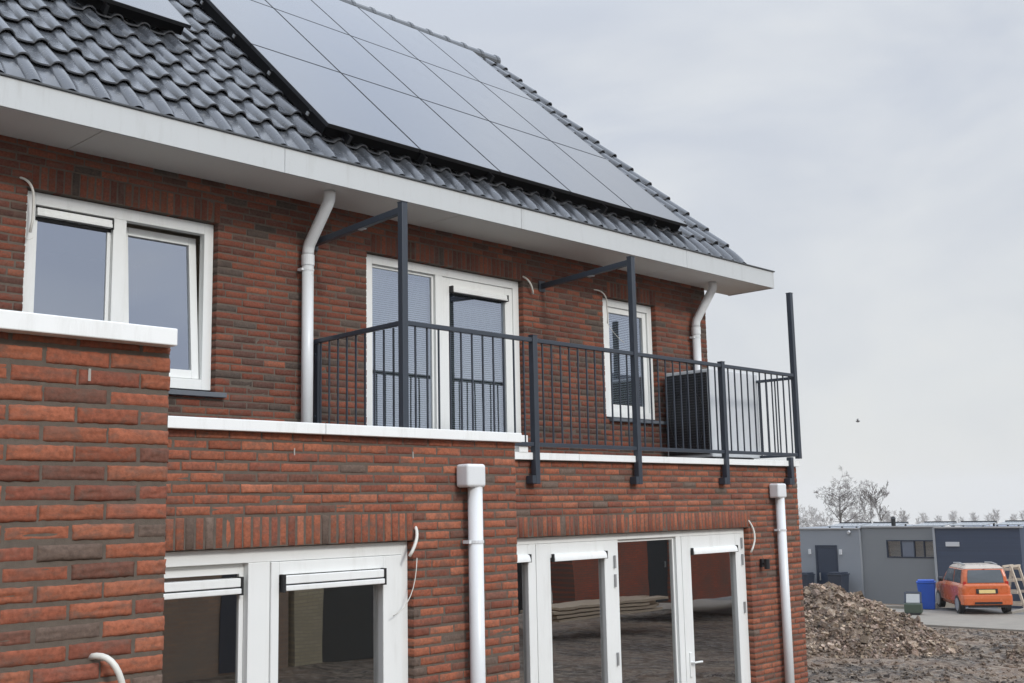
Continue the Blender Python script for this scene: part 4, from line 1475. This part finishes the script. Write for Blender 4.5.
# ------------------------------------------------------------------ trees
M['bark'] = plain('bark', (0.075, 0.063, 0.056), .95, var=.25, scale=8)
M['twig'] = plain('twig', (0.12, 0.105, 0.096), .95, var=.2)
M['twig_haze'] = plain('twig_haze', (0.36, 0.345, 0.335), .95, var=.15)  # haze put into the colour: distant twigs painted paler
def tree_mesh(h, spread, seed, trunk_r, levels, n0, up, twig_r, lean=0.0, start=.3):
    r = random.Random(seed)
    tr, cr_ = MB(), MB()
    def grow(p, d, ln, rad, lev, mbx):
        pts = [p]
        dd = d.copy()
        segs = 4 if lev < 2 else 3
        for s_ in range(segs):
            jt = .045 if lev == 0 else .13
            dd = (dd + Vector((r.gauss(0, jt), r.gauss(0, jt), r.gauss(0, .07) + up * .06))).normalized()
            pts.append(pts[-1] + dd * ln / segs)
        rads = [max(twig_r, rad * (1 - .75 * i / segs)) for i in range(segs + 1)]
        mbx.tube(pts, rads, 5 if lev == 0 else 3, cap=False)
        if lev >= levels: return
        k = n0 if lev == 0 else r.choice((3, 4, 5))
        for q in range(k):
            t = start + (1 - start) * (q + r.random()) / k if lev == 0 else r.uniform(.25, 1)
            f_ = t * segs
            i = min(segs - 1, int(f_))
            pp_ = pts[i].lerp(pts[i + 1], f_ - i)
            ax = (pts[i + 1] - pts[i]).normalized()
            a = r.uniform(0, 6.283)
            side = ax.orthogonal().normalized()
            side = Matrix.Rotation(a, 3, ax) @ side
            an = r.uniform(.55, 1.1) * spread
            nd = (ax * math.cos(an) + side * math.sin(an)).normalized()
            l2 = ln * r.uniform(.42, .62) * (1.15 - .45 * t if lev == 0 else 1)
            grow(pp_, nd, l2, rads[i] * .55, lev + 1, cr_)
    grow(Vector((0, 0, 0)), Vector((lean, 0, 1)), h, trunk_r, 0, tr)
    return tr, cr_
def tree(az, dist, h, label, seed, spread=1.0, tr_r=.16, levels=4, n0=9, up=.5, twig=.022, mats=('bark', 'twig'), name='bare_tree', group=None, start=.3, sink=0):
    x, y = dist * math.sin(az), dist * math.cos(az)
    z = gz(x) - sink
    o = thing(name, label, 'tree', (x, y, z), group)
    t, c = tree_mesh(h, spread, seed, tr_r, levels, n0, up, twig, start=start)
    off = Vector((x, y, z))
    for mbx, nm, mt_ in ((t, 'trunk', mats[0]), (c, 'crown', mats[1])):
        mbx.v = [tuple(Vector(p) + off) for p in mbx.v]
        mbx.build(nm, M[mt_], o)
    return o
tree(R(61.85), 150, 6.6, 'tallest bare tree with wide open crown behind the grey building', 38, 1.12, .20, 5, 15, .2, .010, start=.38)
tree(R(63.25), 155, 5.6, 'slender bare tree right of the tallest tree, left of the flue', 33, .45, .08, 4, 7, .9, .014)
tree(R(63.75), 150, 5.4, 'slim bare tree nearest the flue of the grey building', 35, .45, .08, 4, 7, .9, .014)
gsh = 'bare shrubs behind the grey building'
lab = ['bare shrub nearest the brick wall corner', 'low bare shrub second from the brick corner', 'bare shrub just left of the tallest tree', 'bare shrub just right of the tallest tree', 'bare shrub below the slender tree', 'bare shrub left of the flue', 'bare shrub right of the flue']
for i, a in enumerate((60.15, 60.6, 61.2, 62.4, 63.0, 64.1, 64.6)):
    tree(R(a), 165 + 6 * (i % 3), (4.3, 4.1, 3.6, 3.6, 3.4, 3.8, 3.4)[i], lab[i], 40 + i, 1.0, .05, 4, 13, .8, .015, ('twig', 'twig_haze'), 'bare_shrub', gsh, start=.05)
gft = 'row of distant roadside trees on the horizon'
orient = ['first', 'second', 'third', 'fourth', 'fifth', 'sixth', 'seventh', 'eighth', 'ninth', 'tenth', 'last']
src = tree(R(64.76), 430, 5.6, 'small distant pale tree, first of the horizon row from the left', 60, .55, .10, 3, 14, 1.0, .035, ('twig_haze', 'twig_haze'), 'distant_tree', gft, start=.2)
for i, u in enumerate((916, 926, 938, 950, 961, 973, 986, 997, 1010, 1021)):
    az = R(65.34 + (u - 916) * .0441 + (.07, -.09, .03, .11, -.06, .0, .09, -.1, .05, .02)[i])
    dist = (430, 445, 420, 450, 432, 424, 441, 428, 436, 415)[i]
    t = src.copy()
    COL.objects.link(t)
    t.location = (dist * math.sin(az), dist * math.cos(az), gz(dist * math.sin(az)))
    t.rotation_euler = (0, 0, i * 1.3)
    s_ = (.66, .92, .76, 1.0, .7, .88, .8, 1.02, .82, .95)[i]
    t.scale = (s_, s_, s_)
    t['label'] = 'small distant pale tree, %s of the horizon row from the left' % orient[i + 1]
    for ch in src.children:
        c = ch.copy()
        COL.objects.link(c)
        c.parent = t
# far low ridge
mb = MB()
vs, fs = [], []
n = 40
for i in range(n + 1):
    az = R(66.5 + 14 * i / n)
    e = .6 * max(0, min(1, (i - 1.5) / 14)) ** .7 * (1 + .12 * math.sin(i * .9))
    for d_, hgt in ((880, 0), (930, 3.6 * e), (980, 6.8 * e), (1050, 6.8 * e), (1150, 0)):
        x, y = d_ * math.sin(az), d_ * math.cos(az)
        vs.append((x, y, gz(x) + hgt + (1.5 * e if hgt else -2.5)))
for i in range(n):
    for k in range(4):
        fs.append((i * 5 + k, (i + 1) * 5 + k, (i + 1) * 5 + k + 1, i * 5 + k + 1))
mb.add(vs, fs)
struct(mb.build('hills', plain('far_hill_haze', (0.22, 0.26, 0.34), .95), smooth=True))  # bluish haze of distance put into the hill colour

# damp winter air
hb = MB().box(-1400, 1400, -1400, 1400, -36, 24)
m = bpy.data.materials.new('haze_air')
m.use_nodes = True
nt = m.node_tree
nt.nodes.clear()
o_ = nt.nodes.new('ShaderNodeOutputMaterial')
pv = nt.nodes.new('ShaderNodeVolumePrincipled')
pv.inputs['Color'].default_value = (.95, .97, 1, 1)
pv.inputs['Density'].default_value = .00035
pv.inputs['Anisotropy'].default_value = -.25
nt.links.new(pv.outputs['Volume'], o_.inputs['Volume'])
struct(hb.build('haze', m), 'stuff')

# bird
dv = Vector((167.65, 85.53, 12.96))
bird = thing('bird', 'tiny dark bird flying in the open sky', 'bird', dv)
def pt(a, b_, c_): return dv + rgt * a + upv * b_ + fwd * c_
mb = MB()
mb.tube([pt(-.30, -.05, 0), pt(-.15, -.16, 0), pt(.1, -.18, 0), pt(.32, -.10, .1), pt(.42, -.06, .1)], [.02, .11, .14, .09, .03], 8)
mb.build('body', plain('bird_grey', (.08, .08, .08), .8), bird, smooth=True)
for s_ in (-1, 1):
    mb = MB()
    a = [pt(-.05, -.10, s_ * .1), pt(.22, -.08, s_ * .1), pt(.30 if s_ > 0 else -.1, .16, s_ * .55), pt(.52 if s_ > 0 else -.48, .22, s_ * 1.0), pt(.35 if s_ > 0 else -.55, .24, s_ * 1.05), pt(.02 if s_ > 0 else -.3, .14, s_ * .55)]
    mb.add(a + [p - upv * .02 for p in a], [(0, 1, 2, 5), (5, 2, 3, 4), (11, 8, 7, 6), (10, 9, 8, 11), (0, 6, 7, 1), (1, 7, 8, 2), (2, 8, 9, 3), (3, 9, 10, 4), (4, 10, 11, 5), (5, 11, 6, 0)])
    mb.build('wing', plain('wing_grey', (.12, .12, .12), .8), bird)

# ------------------------------------------------------------------ across the lane, behind the photographer (seen in the window glass)
M['rb'] = plain('red_brick_far', (0.50, 0.125, 0.065), .9, var=.3, scale=9)
M['bb'] = plain('brown_brick_far', (0.34, 0.24, 0.165), .9, var=.3, scale=9)

M['droof'] = plain('dark_roof_far', (0.05, 0.055, 0.065), .6, var=.2, scale=5)
def coursed(name, c1, c2, mortar):
    m, nt, b = new_mat(name)
    t = nt.nodes.new('ShaderNodeTexCoord')
    mpn = nt.nodes.new('ShaderNodeMapping')
    mpn.inputs['Rotation'].default_value = (R(90), 0, 0)
    br = nt.nodes.new('ShaderNodeTexBrick')
    br.inputs['Color1'].default_value = (*c1, 1); br.inputs['Color2'].default_value = (*c2, 1); br.inputs['Mortar'].default_value = (*mortar, 1)
    br.inputs['Scale'].default_value = 1.0
    br.inputs['Brick Width'].default_value = .22; br.inputs['Row Height'].default_value = .0625; br.inputs['Mortar Size'].default_value = .008
    nt.links.new(t.outputs['Object'], mpn.inputs['Vector']); nt.links.new(mpn.outputs['Vector'], br.inputs['Vector'])
    n = noise_node(nt, 1.2, 8, .7)
    nt.links.new(mix_node(nt, rng_node(nt, n.outputs['Fac'], .4, .65, 0, .8), br.outputs['Color'], mortar), b.inputs['Base Color'])
    b.inputs['Roughness'].default_value = .9
    return m
M['rb'] = coursed('red_brick_far', (.52, .12, .06), (.40, .10, .055), (.20, .12, .09))
M['bb'] = coursed('brown_brick_far', (.36, .22, .14), (.26, .17, .12), (.24, .20, .16))
M['tan'] = coursed('tan_brick_far', (.50, .43, .28), (.42, .35, .22), (.34, .30, .22))
def block(name, x0, x1, y0, y1, zt, mat, label, cat, roof=None, doors=()):
    o = thing(name, label, cat, ((x0 + x1) / 2, y1, -2.75))
    MB().box(x0, x1, y0, y1, -2.8, zt).build('wall', mat, o)
    if roof:
        mb = MB()
        yr = (y0 + y1) / 2
        mb.add([(x0 - .2, y1 + .3, zt - .1), (x1 + .2, y1 + .3, zt - .1), (x1 + .2, yr, roof), (x0 - .2, yr, roof), (x0 - .2, y0 - .3, zt - .1), (x1 + .2, y0 - .3, zt - .1)], [(0, 1, 2, 3), (3, 2, 5, 4), (0, 3, 4), (1, 5, 2), (0, 4, 5, 1)])
        mb.build('roof', M['droof'], o)
    else:
        MB().box(x0 - .08, x1 + .08, y0 - .08, y1 + .08, zt, zt + .12).build('roof', M['droof'], o)
    for a, b_, c_, e in doors:
        MB().box(a, b_, y1 - .1, y1 + .03, c_, e).build('door', M['gb_door'], o)
    return o
block('brick_shed', 5.5, 12.3, -8, -6, .5, M['bb'], 'brown brick shed mirrored in the left ground floor window', 'shed', None, ((10.9, 11.3, -2.7, .2),))
block('site_cabin', 12.45, 13.1, -7, -6, .5, M['tan'], 'tan brick outhouse mirrored in the ground floor window', 'outhouse')
M['dboard'] = plain('dark_boards', (.035, .04, .042), .7, var=.5, scale=4, stretch=(6, 1, .4))
block('board_shed', 13.2, 15.2, -7.5, -6.2, .6, M['dboard'], 'dark boarded shed beside the tan outhouse across the lane', 'shed')
block('board_shed', 16.5, 23.0, -8.4, -7.4, 1.2, M['dboard'], 'long dark boarded shed left of the red brick garage across the lane', 'shed')
block('brick_garage', 23.2, 26.5, -6.8, -6, 1.9, M['rb'], 'red brick garage mirrored in the garden doors', 'garage')
g = thing('board_gate', 'dark boarded gate between the red garage and red house across the lane', 'gate', (27.05, -6.1, -2.75))
MB().box(26.6, 27.5, -6.16, -6.08, -2.72, .9).build('boards', M['dboard'], g)
MB().box(27.30, 27.34, -6.075, -6.03, -1.75, -1.6).build('latch', M['galv'], g)
block('terraced_house', 27.6, 37.5, -9.5, -6, 2.4, M['rb'], 'red brick house with dark roof mirrored in the garden doors', 'house', 4.6, ((32.0, 33.0, -2.7, -.5),))
o = thing('plank_stack', 'stack of pale planks on the mud mirrored in the garden doors', 'planks', (22.8, -4.9, -2.75))
r = random.Random(2)
for lay in range(4):
    for k in range(5):
        x0 = 20.7 + r.uniform(-.2, .2)
        MB().box(x0, x0 + 4.2 + r.uniform(-.4, .3), -5.4 + k * .21, -5.22 + k * .21, -2.70 + lay * .09, -2.64 + lay * .09).build('plank', M['wood'], o)
